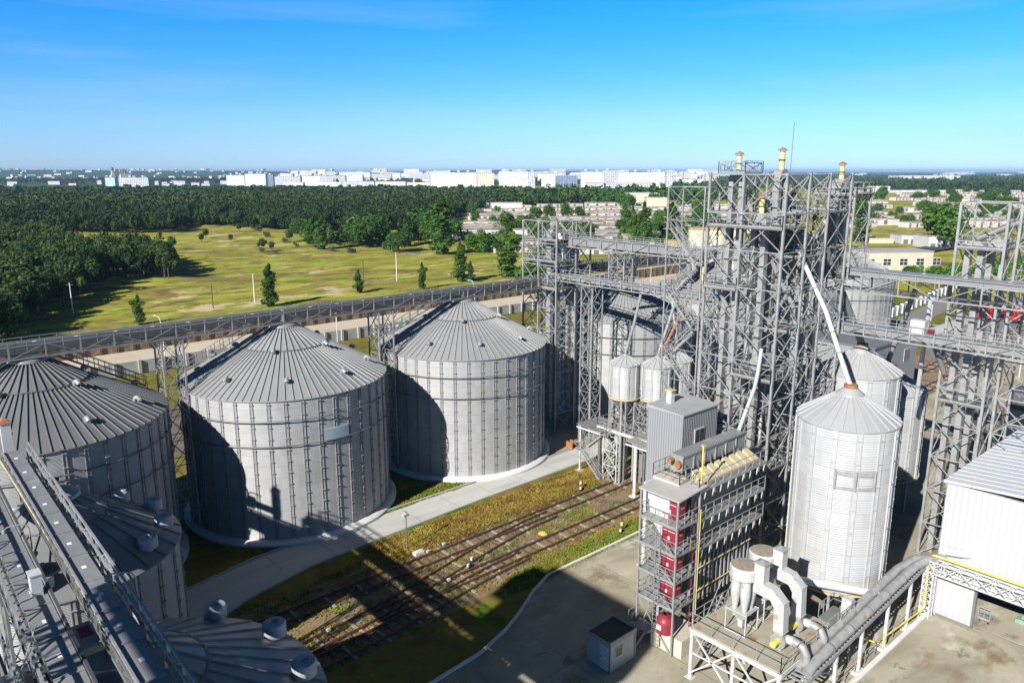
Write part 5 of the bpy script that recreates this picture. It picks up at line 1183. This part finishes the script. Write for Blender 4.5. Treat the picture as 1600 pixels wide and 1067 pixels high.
photo_tree('pop_3', 561, 458, 422, 'small leaning poplar above the gallery, left of centre', 1.5, G1)
photo_tree('pop_1', 660, 452, 411, 'thin loose poplar above the gallery between two lamp poles', 1.2, G1)
photo_tree('pop_2', 720, 440, 380, 'tall poplar left of a pair above the third silo', 1.4, G1)
photo_tree('pop_3', 735, 440, 408, 'low poplar leaning on the tall one above the third silo', 1.3, G1)
photo_tree('pop_1', 795, 432, 352, 'broad dark poplar just left of the junction tower', 1.8, G1)
photo_tree('brd_1', 12, 525, 465, 'dark bushy tree cut by the left edge beside the road', 1.1)
photo_tree('brd_2', 862, 470, 380, 'dense dark tree directly behind the junction tower', 1.2)
photo_tree('bri_1', 745, 392, 358, 'bright green round tree on the meadow before the garages', 1.25)
photo_tree('brd_3', 770, 392, 362, 'dark round tree beside the bright green one', 1.3)
photo_tree('pop_2', 693, 395, 310, 'big tall poplar standing alone in the middle of the meadow edge', 1.7)
photo_tree('brd_1', 703, 372, 352, 'low bush at the foot of the big lone poplar', 1.5)
photo_tree('brd_2', 1474, 388, 322, 'big dark spreading tree beside the cream building at the right', 1.25)
photo_tree('pop_3', 1341, 378, 300, 'slim dark poplar right behind the lattice annex', 1.15)
G2 = 'poplars between the garages and the galleries'
for i, (x, yb, yt, w_, lb) in enumerate([(988, 400, 325, 1.4, 'left'), (1004, 400, 318, 1.5, 'second'), (1036, 395, 325, 1.1, 'third'), (1050, 395, 318, 1.9, 'widest'), (968, 400, 362, 1.3, 'shortest'), (1027, 400, 365, 1.4, 'low')]):
    photo_tree('pop_%d' % (i % 3+1), x, yb, yt, ['left poplar of the group before the garages', 'tallest of the left poplars before the garages', 'slim poplar left of the wide one before the ivory tanks', 'wide tall poplar nearest the ivory tanks', 'short poplar at the left end of the garage poplars', 'low poplar under the garage group'][i], w_*.72, G2)
G3 = 'bushes and trees among the garages'
for i in range(85):
    x = random.uniform(730, 1120); yb = random.uniform(318, 395)
    if x < 770 and yb > 350: continue
    photo_tree(random.choice(['brd_1', 'brd_2', 'brd_3', 'brd_2', 'bri_1']), x, yb, yb-random.uniform(9, 20)*(1+(yb-318)/90), 'green tree growing between the garage rows', random.uniform(1., 1.4), G3)
for i in range(60):
    x = random.uniform(1335, 1600); yb = random.uniform(303, 352)
    photo_tree(random.choice(['brd_1', 'brd_2', 'brd_3']), x, yb, yb-random.uniform(10, 17), 'green tree among the low buildings at the right', random.uniform(1.1, 1.8), 'trees among the low buildings at the right')
for i in range(9):
    photo_tree('bri_1' if i % 3 else 'brd_2', 1420+i*14+random.uniform(-5, 5), 440+random.uniform(-8, 10), 412+random.uniform(-6, 6), 'leafy bush before the cream flat roofed building', 1.2, 'bushes before the cream building')
for i, (x, yb, yt) in enumerate([(1387, 480, 455), (1358, 415, 400), (1423, 475, 462), (1560, 430, 405), (1350, 470, 440), (1595, 440, 400)]): photo_tree('bri_1', x, yb, yt, 'small green bush beside the right hand fence and huts', 1.2, 'small bushes at the right')
G4 = 'poplar belt at the wood edge'
for i in range(24):
    x = 470+i*10+random.uniform(-5, 5); yb = 378+random.uniform(-6, 4)+(8 if i in (3, 9, 15) else 0)
    photo_tree(random.choice(['pop_1', 'pop_2', 'pop_3', 'brd_3', 'brd_2']), x, yb, yb-random.uniform(20, 48), 'light green tree in the belt between the meadow and the pine wood', random.uniform(1.2, 2.0), G4)
for i in range(26):
    x = random.uniform(400, 640); yb = random.uniform(362, 378) if i % 2 else random.uniform(378, 398)
    photo_tree('olv_1', x, yb, yb-random.uniform(4, 9), 'grey green shrub on the upper meadow', 1.2, 'shrubs on the upper meadow')
for (x, yb, yt) in [(251, 372, 364), (322, 374, 360), (270, 391, 372), (315, 379, 366), (361, 378, 367), (409, 391, 373), (415, 382, 374), (425, 391, 377), (374, 364, 352), (453, 378, 360), (620, 392, 384)]:
    photo_tree('pine_1', x, yb, yt, 'small lone pine on the open meadow', 1.3, 'small lone pines on the meadow')
# pine wood: the trees of its near edge are single trees, the mass behind is one object
G5 = 'pines along the near edge of the wood'
edge1 = [(0, 500), (40, 492), (95, 478), (118, 460), (150, 443), (180, 437), (215, 432), (245, 432), (266, 428)]
def inwood(x, y):   # photo-plan outline of the dense wood, in plan coordinates
    return False
poly1 = [gp(*q) for q in [(-260, 640), (-30, 540), (45, 497), (120, 466), (150, 442), (200, 436), (266, 434), (268, 412), (235, 405), (200, 404), (150, 404), (95, 395), (62, 375), (-60, 372), (-600, 400)]]
poly2 = [gp(*q) for q in [(-600, 372), (-60, 362), (62, 360), (140, 364), (270, 364), (285, 350), (350, 352), (395, 356), (470, 362), (600, 358), (700, 345), (735, 328), (800, 322), (905, 320), (935, 312), (900, 306), (760, 305), (640, 303), (450, 303), (330, 303), (180, 305), (-500, 303)]]
def inpoly(P, poly):
    x, y = P[:, 0], P[:, 1]; ins = np.zeros(len(P), bool); n = len(poly)
    for i in range(n):
        x0, y0 = poly[i]; x1, y1 = poly[(i+1) % n]
        c = ((y0 > y) != (y1 > y)) & (x < (x1-x0)*(y-y0)/(y1-y0+1e-9)+x0); ins ^= c
    return ins
rg = np.random.default_rng(5)
def scatter(poly, spacing, n):
    xs = [p[0] for p in poly]; ys = [p[1] for p in poly]; P = np.c_[rg.uniform(min(xs), max(xs), n), rg.uniform(min(ys), max(ys), n)]
    P = P[inpoly(P, poly)]; d = np.hypot(P[:, 0], P[:, 1]); a = np.degrees(np.arctan2(P[:, 1], P[:, 0]))
    ok = (a > 8) & (a < 86); P = P[ok]; key = {}; out = []
    for p in P:
        dd = math.hypot(*p); lv = 0 if dd < 800 else 1 if dd < 1300 else 2; sp = spacing*(1, 1.25, 1.5)[lv]
        k = (int(p[0]/sp), int(p[1]/sp), lv)
        if k in key: continue
        key[k] = 1; out.append(p)
    return np.array(out)
W1 = scatter(poly1, 4.6, 30000); W2 = scatter(poly2, 5.2, 400000)
W1 = W1[np.argsort(np.hypot(W1[:, 0], W1[:, 1]))]
for i, (x, y) in enumerate(W1[:240]):
    plant('pine_%d' % (i % 3+1), x, y, random.uniform(6.5, 10.5), random.uniform(1., 1.35), 'dark pine in the near part of the wood beside the meadow', G5)
def mass(name, P, label, m, tmpl_n, leaf, Hr, Rr, kind='pine', nt=5):
    T = [crown_mesh(kind, tmpl_n, leaf, 1, 1, 0, 40+i) for i in range(nt)]; out = []
    # crowns are built at unit size then scaled; leaves keep their real size
    for i, (x, y) in enumerate(P):
        H = random.uniform(*Hr)*random.choice((.75, 1, 1, 1.2)); R = random.uniform(*Rr); dd = math.hypot(x, y); a = random.uniform(0, 6.28)
        V = T[i % nt].reshape(-1, 4, 3); c = V.mean(1, keepdims=True); loc = (V-c)
        c2 = c*np.array([R, R, H]); lf = 1 if dd < 500 else min(2.6, dd/500)
        W = (c2+loc*lf).reshape(-1, 3); ca, sa = cos(a), sin(a); z = float(height(x, y)) if y < 1490 and x < 1490 else -.9
        out.append(np.c_[W[:, 0]*ca-W[:, 1]*sa+x, W[:, 0]*sa+W[:, 1]*ca+y, W[:, 2]+z])
    o = quads_obj(name, np.concatenate(out), m); tag(o, label, 'wood', kind='stuff'); return o
near2 = W2[np.hypot(W2[:, 0], W2[:, 1]) < 650]; far2 = W2[np.hypot(W2[:, 0], W2[:, 1]) >= 650]
mass('pine_wood', W1[240:], 'dense dark pine wood reaching from the left edge into the meadow', L_PINE, 520, .48, (7, 11), (2.6, 3.9))
mass('pine_wood', near2, 'wide dark green pine wood between the meadow and the town', L_PINE, 360, .60, (8, 11), (2.8, 4.4))
mass('pine_wood', far2, 'far part of the wide pine wood before the town', L_PINE, 130, .85, (8, 11), (3.4, 5.6))
print('wood', len(W1), len(near2), len(far2))
# far tree belts
def belt(label, n, pts, Hr=(8, 14), m=L_BRD, jitter=40, tn=60):
    P = []; pts = [np.array(gp(*p)) for p in pts]
    for i in range(n):
        k = random.random()*(len(pts)-1); a = int(k); f = k-a; p = pts[a]*(1-f)+pts[a+1]*f; P.append(p+rg.normal(0, jitter, 2))
    return mass('tree_belt', np.array(P), label, m, tn, 1.1, Hr, (4, 7), 'broad')
belt('hazy dark tree belt beyond the low buildings at the far right', 500, [(1330, 297), (1600, 297), (1900, 299)], m=L_PINE, jitter=60)
belt('far tree belt along the right horizon', 900, [(1320, 286), (1620, 287), (1900, 288)], (10, 16), L_PINE, 170, 40)
belt('thin far tree belt just under the right horizon', 700, [(1100, 278), (1620, 279), (1900, 280)], (12, 20), L_PINE, 380, 30)
belt('tree belt between the garages and the white apartment blocks', 420, [(830, 318), (900, 313), (1000, 311), (1130, 309)], (10, 16), L_BRD, 26)
belt('street trees between the apartment blocks', 260, [(560, 293), (760, 290), (950, 292), (1100, 296)], (10, 18), L_BRD, 70, 50)
belt('hazy trees of the old town behind the left blocks', 700, [(0, 284), (200, 283), (420, 284), (640, 283)], (8, 14), L_PINE, 260, 36)

# ================================================================== GARAGES, LOW BUILDINGS
GROOF = mat('brown_grey_garage_roof', (.25, .205, .185), .9, 0, .35, .25, dirt=((.48, .44, .41), .22, .52))
GWALL = mat('pale_garage_wall', (.55, .52, .47), .9, 0, .15, .3, dirt=((.34, .25, .20), .15, .62))
def boxbuilding(name, label, cat, x, y, rz, L, W, H, wm, rm, group=None, over=.2, doors=0, roof_t=.25, parts=True):
    t = thing(name, label, cat, (x, y, GZ(x, y) if y < 1400 and x < 1400 else 0), rz, group)
    mb = MB(); mb.box(-L/2, L/2, -W/2, W/2, -1, H); mb.build('wall', wm, t)
    mb = MB(); mb.box(-L/2-over, L/2+over, -W/2-over, W/2+over, H, H+roof_t); mb.build('roof', rm, t)
    for k in range(doors):
        mb = MB(); x0 = -L/2+1+k*(L-2)/max(1, doors); mb.box(x0, x0+2.2, -W/2-.06, -W/2, 0, 2.1); mb.build('door', mat('rust_brown_door', (.20, .10, .07), .7, 0, .3, 1) if k % 3 else STEELD, t)
    return t
g0 = boxbuilding('garage_row', 'long low garage row with a flat patchy roof in the garage colony', 'garage row', *gp(800, 366), R_(-8), 46, 6, 2.5, GWALL, GROOF, 'garage rows beyond the meadow', doors=5)
cnt = 0
for row in range(26):
    yb = 322+row*2.9 if row > 3 else 320+row*2.9
    x = 728+random.uniform(-20, 10)+(0 if yb > 350 else 60)
    while x < 1130:
        L = random.uniform(28, 60); px_, py_ = gp(x, yb+random.uniform(-.8, .8)); Yc = px_*sin(YAW)+py_*cos(YAW); wpx = L*1195/Yc
        if not (x < 790 and yb > 372) and not (x > 1030 and yb > 378):
            dup(g0, (px_, py_, GZ(px_, py_)), R_(-41.5+random.uniform(-4, 4)+8), scale=(L/46, random.uniform(.8, 1.3), random.uniform(.85, 1.15))); cnt += 1
        x += wpx*random.uniform(.9, 1.25)+2
    if cnt > 200: break
for row in range(14):
    yb = 300+row*4.2; x = 1335+random.uniform(0, 25)
    while x < 1620:
        L = random.uniform(20, 50); px_, py_ = gp(x, yb); Yc = px_*sin(YAW)+py_*cos(YAW)
        dup(g0, (px_, py_, 0), R_(-30+random.uniform(-10, 10)), label='low flat roofed garage row among the trees at the right', group='garage rows at the right', scale=(L/46, random.uniform(1, 2), random.uniform(1, 1.7)))
        x += L*1195/Yc*random.uniform(1.2, 2.1)
WHB = mat('white_wall_plaster', (.52, .515, .50), .8, 0, .08, .2); CRB = mat('cream_wall_plaster', (.56, .51, .38), .85, 0, .08, .2, dirt=((.55, .48, .34), .3, .66))
def photo_box(name, label, cat, x0, x1, yb, yt, depth, wm, rm, rz=0, group=None, **k):
    a = np.array(gp(x0, yb)); b = np.array(gp(x1, yb)); c = (a+b)/2; Yc = c[0]*sin(YAW)+c[1]*cos(YAW); L = np.hypot(*(b-a))/max(.4, cos(rz)); H = (yb-yt)/1195*Yc
    ang = math.atan2(*(b-a)[::-1])+rz; n = np.array([sin(YAW), cos(YAW)])*depth/2
    return boxbuilding(name, label, cat, *(c+n), ang, L, depth, H, wm, rm, group, **k)
photo_box('long_wall_building', 'long white wall of garages facing the meadow', 'building', 716, 840, 372, 361, 8, WHB, GROOF)
photo_box('long_wall_building', 'long cream wall behind the crossing galleries', 'building', 885, 1030, 392, 375, 8, CRB, GROOF)
photo_box('shed', 'white long shed with pale roof at the wood edge', 'building', 756, 816, 326, 316, 20, WHB, mat('pale_shed_roof', (.5, .48, .46), .7))
photo_box('shed', 'white low hall with a blue roof stripe before the town', 'building', 828, 890, 320, 313, 22, WHB, mat('blue_grey_roof', (.25, .38, .55), .6))
photo_box('factory_hall', 'white factory hall with dark windows amid the garages', 'building', 982, 1030, 318, 303, 30, CRB, mat('pale_hall_roof', (.58, .57, .55), .7))
photo_box('factory_hall', 'low cream annex in front of the factory hall', 'building', 1010, 1042, 324, 310, 14, CRB, GROOF)
photo_box('orange_shed', 'small orange roofed shed among the garages', 'building', 940, 962, 322, 318, 10, mat('orange_wall', (.6, .35, .12), .8), GROOF)
t = photo_box('cream_building', 'cream flat roofed building with white barred windows at the right', 'building', 1350, 1455, 430, 394, 12, CRB, mat('lilac_grey_roof', (.36, .34, .35), .8), R_(6))
L = 0
for k in range(5):
    mb = MB(); x0 = -12.5+k*6.0; mb.box(x0, x0+3.0, -6.08, -6.0, 3.3, 5.8); w_ = mb.build('window', WHB, t)
    mb = MB(); mb.box(x0+.2, x0+1.4, -6.12, -6.08, 3.5, 4.5); mb.box(x0+1.6, x0+2.8, -6.12, -6.08, 3.5, 4.5); mb.box(x0+.2, x0+1.4, -6.12, -6.08, 4.7, 5.6); mb.box(x0+1.6, x0+2.8, -6.12, -6.08, 4.7, 5.6); mb.build('pane', GLASS, w_)
photo_box('flat_roofed_house', 'white flat roofed workshop with red doors left of the big tree', 'building', 1408, 1450, 381, 368, 12, WHB, GROOF, doors=3)
photo_box('flat_roofed_house', 'white workshop with a dark gate right of the big tree', 'building', 1450, 1510, 388, 370, 14, WHB, GROOF, doors=2)
photo_box('low_wall', 'low cream wall before the white workshops', 'wall', 1358, 1396, 380, 373, .5, CRB, CRB)
photo_box('white_hall', 'white hall with a yellow dome in the middle distance at the right', 'building', 1363, 1390, 303, 292, 20, WHB, WHB)
photo_box('white_hall', 'long pale hall behind the domed one', 'building', 1388, 1430, 301, 297, 20, WHB, GROOF)
photo_box('white_hall', 'white colonnaded hall in the trees at the right', 'building', 1440, 1490, 304, 298, 20, WHB, WHB)
t = photo_box('factory_complex', 'large white and red factory complex near the right horizon', 'building', 1405, 1500, 281.5, 275, 90, WHB, WHB); 
photo_box('factory_complex', 'dark red low part of the far factory complex', 'building', 1402, 1470, 283, 279.5, 40, mat('dark_red_wall', (.3, .05, .08), .8), WHB)
for i in range(26):
    x = random.uniform(1100, 1600); yb = random.uniform(270.4, 276); w_ = random.uniform(5, 16)
    photo_box('far_building', 'tiny white building near the right horizon', 'building', x, x+w_, yb, yb-random.uniform(1, 2.6), 60, WHB, WHB, group='tiny buildings near the right horizon')
# ivory tanks
IV = mat('ivory_render', (.54, .49, .37), .85, 0, .07, .15, dirt=((.55, .47, .33), .12, .62))
for i, (x, lb) in enumerate(((1089, 'left ivory concrete tank with a rusty top edge behind the galleries'), (1117, 'middle ivory concrete tank, partly behind the lattice tower'), (1145, 'right ivory concrete tank hidden behind the lattice tower'))):
    u, v = gp(x, 432); t = thing('concrete_tank', lb, 'tank', (u, v, 0), group='ivory concrete tanks'); mb = MB(); mb.lathe([(3.6, 0), (3.6, 15.8), (3.3, 16)], 36)
    for z in (4, 8, 12): mb.lathe([(3.61, z), (3.64, z+.1), (3.61, z+.2)], 36)
    mb.build('shell', IV, t, True); mb = MB(); mb.lathe([(3.8, 16.0), (3.7, 16.4), (.01, 16.8)], 30); mb.build('roof', mat('rusty_straw_roof', (.35, .24, .12), .9, 0, .3, .6), t)
t = photo_box('ochre_roofed_shed', 'low cream shed with an ochre rounded roof left of the ivory tanks', 'building', 1040, 1072, 398, 380, 10, IV, mat('ochre_roof', (.50, .36, .12), .9, 0, .15, .4), roof_t=1.4)
# power poles
def pole(label, x, yb, yt, arm=True, m=CONCW):
    u, v = gp(x, yb); Yc = u*sin(YAW)+v*cos(YAW); H = (yb-yt)/1195*Yc; t = thing('utility_pole', label, 'utility pole', (u, v, GZ(u, v)), YAW*-1, 'utility poles on the meadow')
    mb = MB(); mb.tube([(0, 0, -.3), (0, 0, H)], [.16, .11], 8); mb.build('pole', m, t, True)
    if arm: mb = MB(); mb.bar((-.9, 0, H-.5), (.9, 0, H-.5), .1); mb.build('cross_arm', STEELD, t)
for lb, x, yb, yt, m in (('white concrete pole on the dark meadow at the left', 114, 487, 435, CONCW), ('brown wooden pole at the wood edge', 333, 480, 440, TIMBER), ('white pole near the meadow middle, left', 398, 472, 426, CONCW), ('short brown pole right of the small poplar', 568, 435, 405, TIMBER), ('tall white pole in the meadow centre', 620, 438, 394, CONCW), ('white pole before the wood', 495, 358, 341, CONCW), ('thin pole left of the dark pole at the left', 35, 505, 452, TIMBER), ('pole before the tall poplars by the garages', 930, 378, 358, CONCW)): pole(lb, x, yb, yt, m=m)

# ================================================================== TOWN
def facade(name, wall, win, sx=3.0, sz=2.9, fx=.45, fz=.5, balc=None):
    m = bpy.data.materials.new(name); m.use_nodes = True; n = m.node_tree; b = n.nodes['Principled BSDF']; b.inputs['Roughness'].default_value = .8
    tc = nd(n, "ShaderNodeTexCoord"); sp = nd(n, "ShaderNodeSeparateXYZ"); n.links.new(tc.outputs['Object'], sp.inputs[0])
    co = math_(n, 'ADD', sp.outputs['X'], sp.outputs['Y']); a = math_(n, 'FRACT', math_(n, 'DIVIDE', co, sx)); c = math_(n, 'FRACT', math_(n, 'DIVIDE', sp.outputs['Z'], sz))
    wn = math_(n, 'MULTIPLY', math_(n, 'LESS_THAN', math_(n, 'ABSOLUTE', math_(n, 'SUBTRACT', a, .5)), fx/2), math_(n, 'LESS_THAN', math_(n, 'ABSOLUTE', math_(n, 'SUBTRACT', c, .5)), fz/2))
    cb = nd(n, "ShaderNodeCombineXYZ"); n.links.new(math_(n, 'FLOOR', math_(n, 'DIVIDE', co, sx)), cb.inputs[0]); n.links.new(math_(n, 'FLOOR', math_(n, 'DIVIDE', sp.outputs['Z'], sz)), cb.inputs[1])
    wh = nd(n, "ShaderNodeTexWhiteNoise"); n.links.new(cb.outputs[0], wh.inputs['Vector'])
    wn = math_(n, 'MULTIPLY', wn, math_(n, 'MULTIPLY_ADD', wh.outputs['Value'], .7, .35))
    mx = nd(n, "ShaderNodeMixRGB"); mx.inputs[1].default_value = (*wall, 1); mx.inputs[2].default_value = (*win, 1); n.links.new(wn, mx.inputs[0]); n.links.new(mx.outputs[0], b.inputs['Base Color'])
    return m
F_W = facade('white_block_facade', (.72, .715, .69), (.12, .13, .16), 3.2, 2.9, .55, .55); F_P = facade('pale_panel_facade', (.54, .55, .58), (.12, .15, .20), 3.4, 2.9, .62, .62)
F_B = facade('blue_balcony_facade', (.20, .26, .38), (.06, .08, .14), 4, 2.9, .6, .55); F_C = facade('cream_block_facade', (.58, .55, .45), (.2, .2, .2), 3.4); F_T = facade('turquoise_block_facade', (.48, .66, .70), (.12, .2, .26), 4.5, 3, .6, .6)
RF = mat('grey_flat_roof', (.40, .38, .37), .9, 0, .1, .05); RR = mat('red_brown_roof', (.32, .14, .10), .9)
def block(label, x0, x1, yb, yt, m=None, depth=14, rz=0, top=True, roof=None, group='apartment blocks of the town'):
    t = photo_box('apartment_block', label, 'apartment block', x0, x1, yb, yt, depth, m or F_W, roof or RF, rz, group, roof_t=.8)
    if top:
        w = t.children[0]; xs = [v.co.x for v in w.data.vertices]; zt = max(v.co.z for v in w.data.vertices); x = min(xs)+6
        mb = MB()
        while x < max(xs)-5: mb.box(x, x+4, -2, 2, zt+.8, zt+3.4); x += random.uniform(16, 26)
        if mb.n: mb.build('lift_house', WHB, t)
    return t
BL = [('big white nine storey slab left of centre in the town', 673, 745, 300, 271, F_W), ('cream end block beside the big white slab', 746, 772, 301, 272, F_C), ('white nine storey slab right of the cream end block', 780, 824, 301, 270, F_W), ('pale gable block next to the white slab', 824, 836, 301, 271, F_P),
 ('white block left of the blue one', 846, 870, 298, 272, F_W), ('dark blue block with many balconies', 868, 902, 303, 275, F_B), ('white block with green balconies', 908, 942, 298, 269, F_W), ('pale tower gable behind the long low house', 942, 965, 297, 268, F_P), ('very long white slab in the middle of the town', 965, 1040, 298, 271, F_W), ('pale gable at the right end of the very long slab', 1040, 1050, 300, 272, F_P),
 ('long low grey five storey house before the white slabs', 926, 1018, 306, 287, F_P), ('cream gable of the low five storey house', 917, 929, 308, 287, F_C), ('small white public building left of the trees', 1056, 1084, 292, 281, F_W), ('grey office tower by the yellow box', 1098, 1122, 273, 265, F_P),
 ('turquoise gable of the left lone block', 166, 181, 298, 279, F_T), ('long pale lone block over the wood at the left', 181, 233, 297, 279, F_P), ('white block near the left third', 355, 383, 293, 275, F_W), ('white block with a red roof corner', 384, 416, 293, 273, F_W), ('pale block right of the red cornered one', 416, 428, 292, 275, F_B), ('white house row behind the wood', 430, 470, 293, 277, F_P),
 ('white slab over the wood, left of centre', 470, 500, 290, 276, F_W), ('pale long panel house left of centre', 500, 540, 290, 276, F_P), ('low white slab before the panel house', 442, 474, 295, 286, F_W), ('low white slab over the wood, second', 494, 534, 296, 286, F_W), ('tall pink tower with dark red core', 487, 509, 277, 266, mat('pink_tower_wall', (.75, .6, .55), .8)), ('white slab under the distant ridge', 541, 567, 288, 274, F_W),
 ('far white slab near the ridge', 530, 568, 276, 269.5, F_W), ('white panel house with a dark bay', 581, 612, 285, 273, F_P), ('white tower left of the cream house', 612, 626, 284, 271, F_W), ('grey panel house near the big slab', 640, 672, 285, 273, F_P), ('long white low house before the town', 584, 634, 295, 284, F_W), ('low pale house over the wood edge', 535, 585, 296, 285, F_P), ('low white house left of the big slab', 636, 672, 294, 285, F_W)]
for lb, x0, x1, yb, yt, m in BL: block(lb, x0, x1, yb, yt, m, rz=0, top=(yb-yt) > 15)
for i in range(120):
    x = random.uniform(430, 1120); yb = random.uniform(273.5, 289) ; w_ = random.uniform(8, 26)
    block('one of the many white houses crowded behind the front blocks', x, x+w_, yb, yb-random.uniform(5, 11), random.choice([F_W, F_W, F_P, F_C]), 30, 0, False, random.choice([RF, RF, RR]), 'crowded houses at the back of the town')
for i in range(26):
    x = random.uniform(0, 360); yb = random.uniform(287, 292); w_ = random.uniform(5, 20)
    if 160 < x < 240: continue
    block('low pale house with a reddish roof behind the wood at the left', x, x+w_, yb, yb-random.uniform(2.5, 5), F_P, 16, 0, False, random.choice([RR, RF]), 'low houses behind the wood')
hs0 = None
for i in range(150):
    x = random.uniform(-10, 640); yb = 282-(random.random()**1.3)*9.5
    u, v = gp(x, max(yb, 269.6)) if False else gp(x, 281); r = math.hypot(u, v); f = random.uniform(1.1, 2.1); z = min(42, max(0, (r*f-4800)/1600*40)) if r*f > 4800 else 0
    if hs0 is None: hs0 = boxbuilding('hillside_house', 'tiny white house on the wooded hillside at the left horizon', 'house', u*f, v*f, 0, 22, 12, 7, WHB, WHB, 'tiny houses on the hillside'); hs0.location.z = z
    else: dup(hs0, (u*f, v*f, z), random.uniform(0, 3), scale=(random.uniform(.6, 2.2), 1, random.uniform(.7, 1.5)))
# church
u, v = gp(178, 289); t = thing('church', 'white church bell tower with a dark onion dome beside the lone block', 'church', (u, v, 0))
mb = MB(); mb.box(-4, 4, -4, 4, 0, 26); mb.box(-3, 3, -3, 3, 26, 36); mb.build('bell_tower', WHB, t); mb = MB(); mb.lathe([(2.6, 36), (3.6, 38), (3.2, 40.5), (1, 43), (.3, 45), (.15, 48)], 16); mb.build('onion_dome', mat('dark_dome', (.10, .09, .07), .4, .4), t, True)
mb = MB(); mb.box(16, 42, -7, 7, 0, 27); mb.build('nave', WHB, t); 
for cx in (18, 24, 30, 37):
    mb = MB(); s = 1.7 if cx == 24 else 1; mb.lathe([(1.6*s, 27), (1.6*s, 30*1+s*2), (2.3*s, 32+s*2), (1.6*s, 34+s*2), (.2, 36+s*3)], 14, (cx, 0)); mb.build('small_dome', mat('gold_dome', (.35, .25, .10), .4, .4), t, True)

# ================================================================== GRASS TUFTS along the tracks and kerbs
def tufts(label, n, region, hgt, m, wd=.05):
    P = np.array([region() for _ in range(n)]); a = rg.uniform(0, 6.28, n); h = hgt*rg.uniform(.4, 1.2, n); w = wd*rg.uniform(.6, 1.5, n); ln = rg.normal(0, .12, (n, 2))
    c, s = np.cos(a), np.sin(a); z0 = np.full(n, -.02)
    V = np.stack([np.c_[P[:, 0]-c*w, P[:, 1]-s*w, z0], np.c_[P[:, 0]+c*w, P[:, 1]+s*w, z0], np.c_[P[:, 0]+ln[:, 0]+c*w*.3, P[:, 1]+ln[:, 1]+s*w*.3, h], np.c_[P[:, 0]+ln[:, 0]-c*w*.3, P[:, 1]+ln[:, 1]-s*w*.3, h*.9]], 1).reshape(-1, 3)
    return tag(quads_obj('grass', V, m), label, 'grass', kind='stuff')
def clumpy(x0, x1, y0, y1, sd, k=60):
    r2 = random.Random(sd); cs = [(r2.uniform(x0, x1), r2.uniform(y0, y1)) for _ in range(k)]
    def f():
        c = r2.choice(cs); return (c[0]+r2.gauss(0, .9), min(y1, max(y0, c[1]+r2.gauss(0, .35))))
    return f
MG = leafmat('fresh_grass', (.05, .13, .012), (.12, .22, .02), .8); MY = leafmat('dry_grass', (.22, .15, .025), (.34, .26, .05), .8); MR = leafmat('rusty_weeds', (.16, .08, .025), (.24, .14, .04), .8)
tufts('fresh green grass clumps along the sidings', 5000, clumpy(20, 62, 45.0, 57.0, 1, 120), .16, MG, .06)
tufts('dry yellow weeds among the sleepers and ballast', 9000, clumpy(20, 62, 45.5, 57.0, 9, 130), .12, MY, .05)
tufts('dry yellow grass on the verge between road and track', 22000, clumpy(34, 64, 55.2, 59.4, 2, 150), .14, MY, .06)
tufts('reddish weeds on the verge between road and track', 12000, clumpy(34, 64, 54.6, 59.4, 3, 90), .13, MR, .06)
tufts('green and yellow grass between the silos and the road', 14000, clumpy(25, 60, 64.4, 68.0, 4, 90), .14, MY, .06)
tufts('fresh grass edge between the silos and the road', 9000, clumpy(38, 60, 64.4, 68.0, 5, 50), .17, MG, .06)
tufts('dry yellow grass below the slab kerb', 7000, clumpy(40, 60, 43.8, 46.6, 16, 60), .13, MY, .06)
tufts('bright grass below the slab kerb', 4500, clumpy(40, 60, 43.8, 46.2, 6, 60), .16, MG, .06)
# ================================================================== HAZE (air of even density round the whole scene)
mb = MB(); mb.box(-27500, 27500, -27500, 27500, -3.5, 64)
hz = mb.build('haze', None) if False else None
me = bpy.data.meshes.new('haze'); me.from_pydata(mb.v, [], mb.f); hz = bpy.data.objects.new('haze', me); COL.objects.link(hz); hz['kind'] = 'stuff'
m = bpy.data.materials.new('haze_air'); m.use_nodes = True; n = m.node_tree; n.nodes.clear()
o_ = n.nodes.new("ShaderNodeOutputMaterial"); pv = n.nodes.new("ShaderNodeVolumePrincipled"); pv.inputs['Color'].default_value = (.42, .68, 1, 1); pv.inputs['Density'].default_value = 6e-5; pv.inputs['Anisotropy'].default_value = 0
n.links.new(pv.outputs[0], o_.inputs['Volume']); me.materials.append(m)
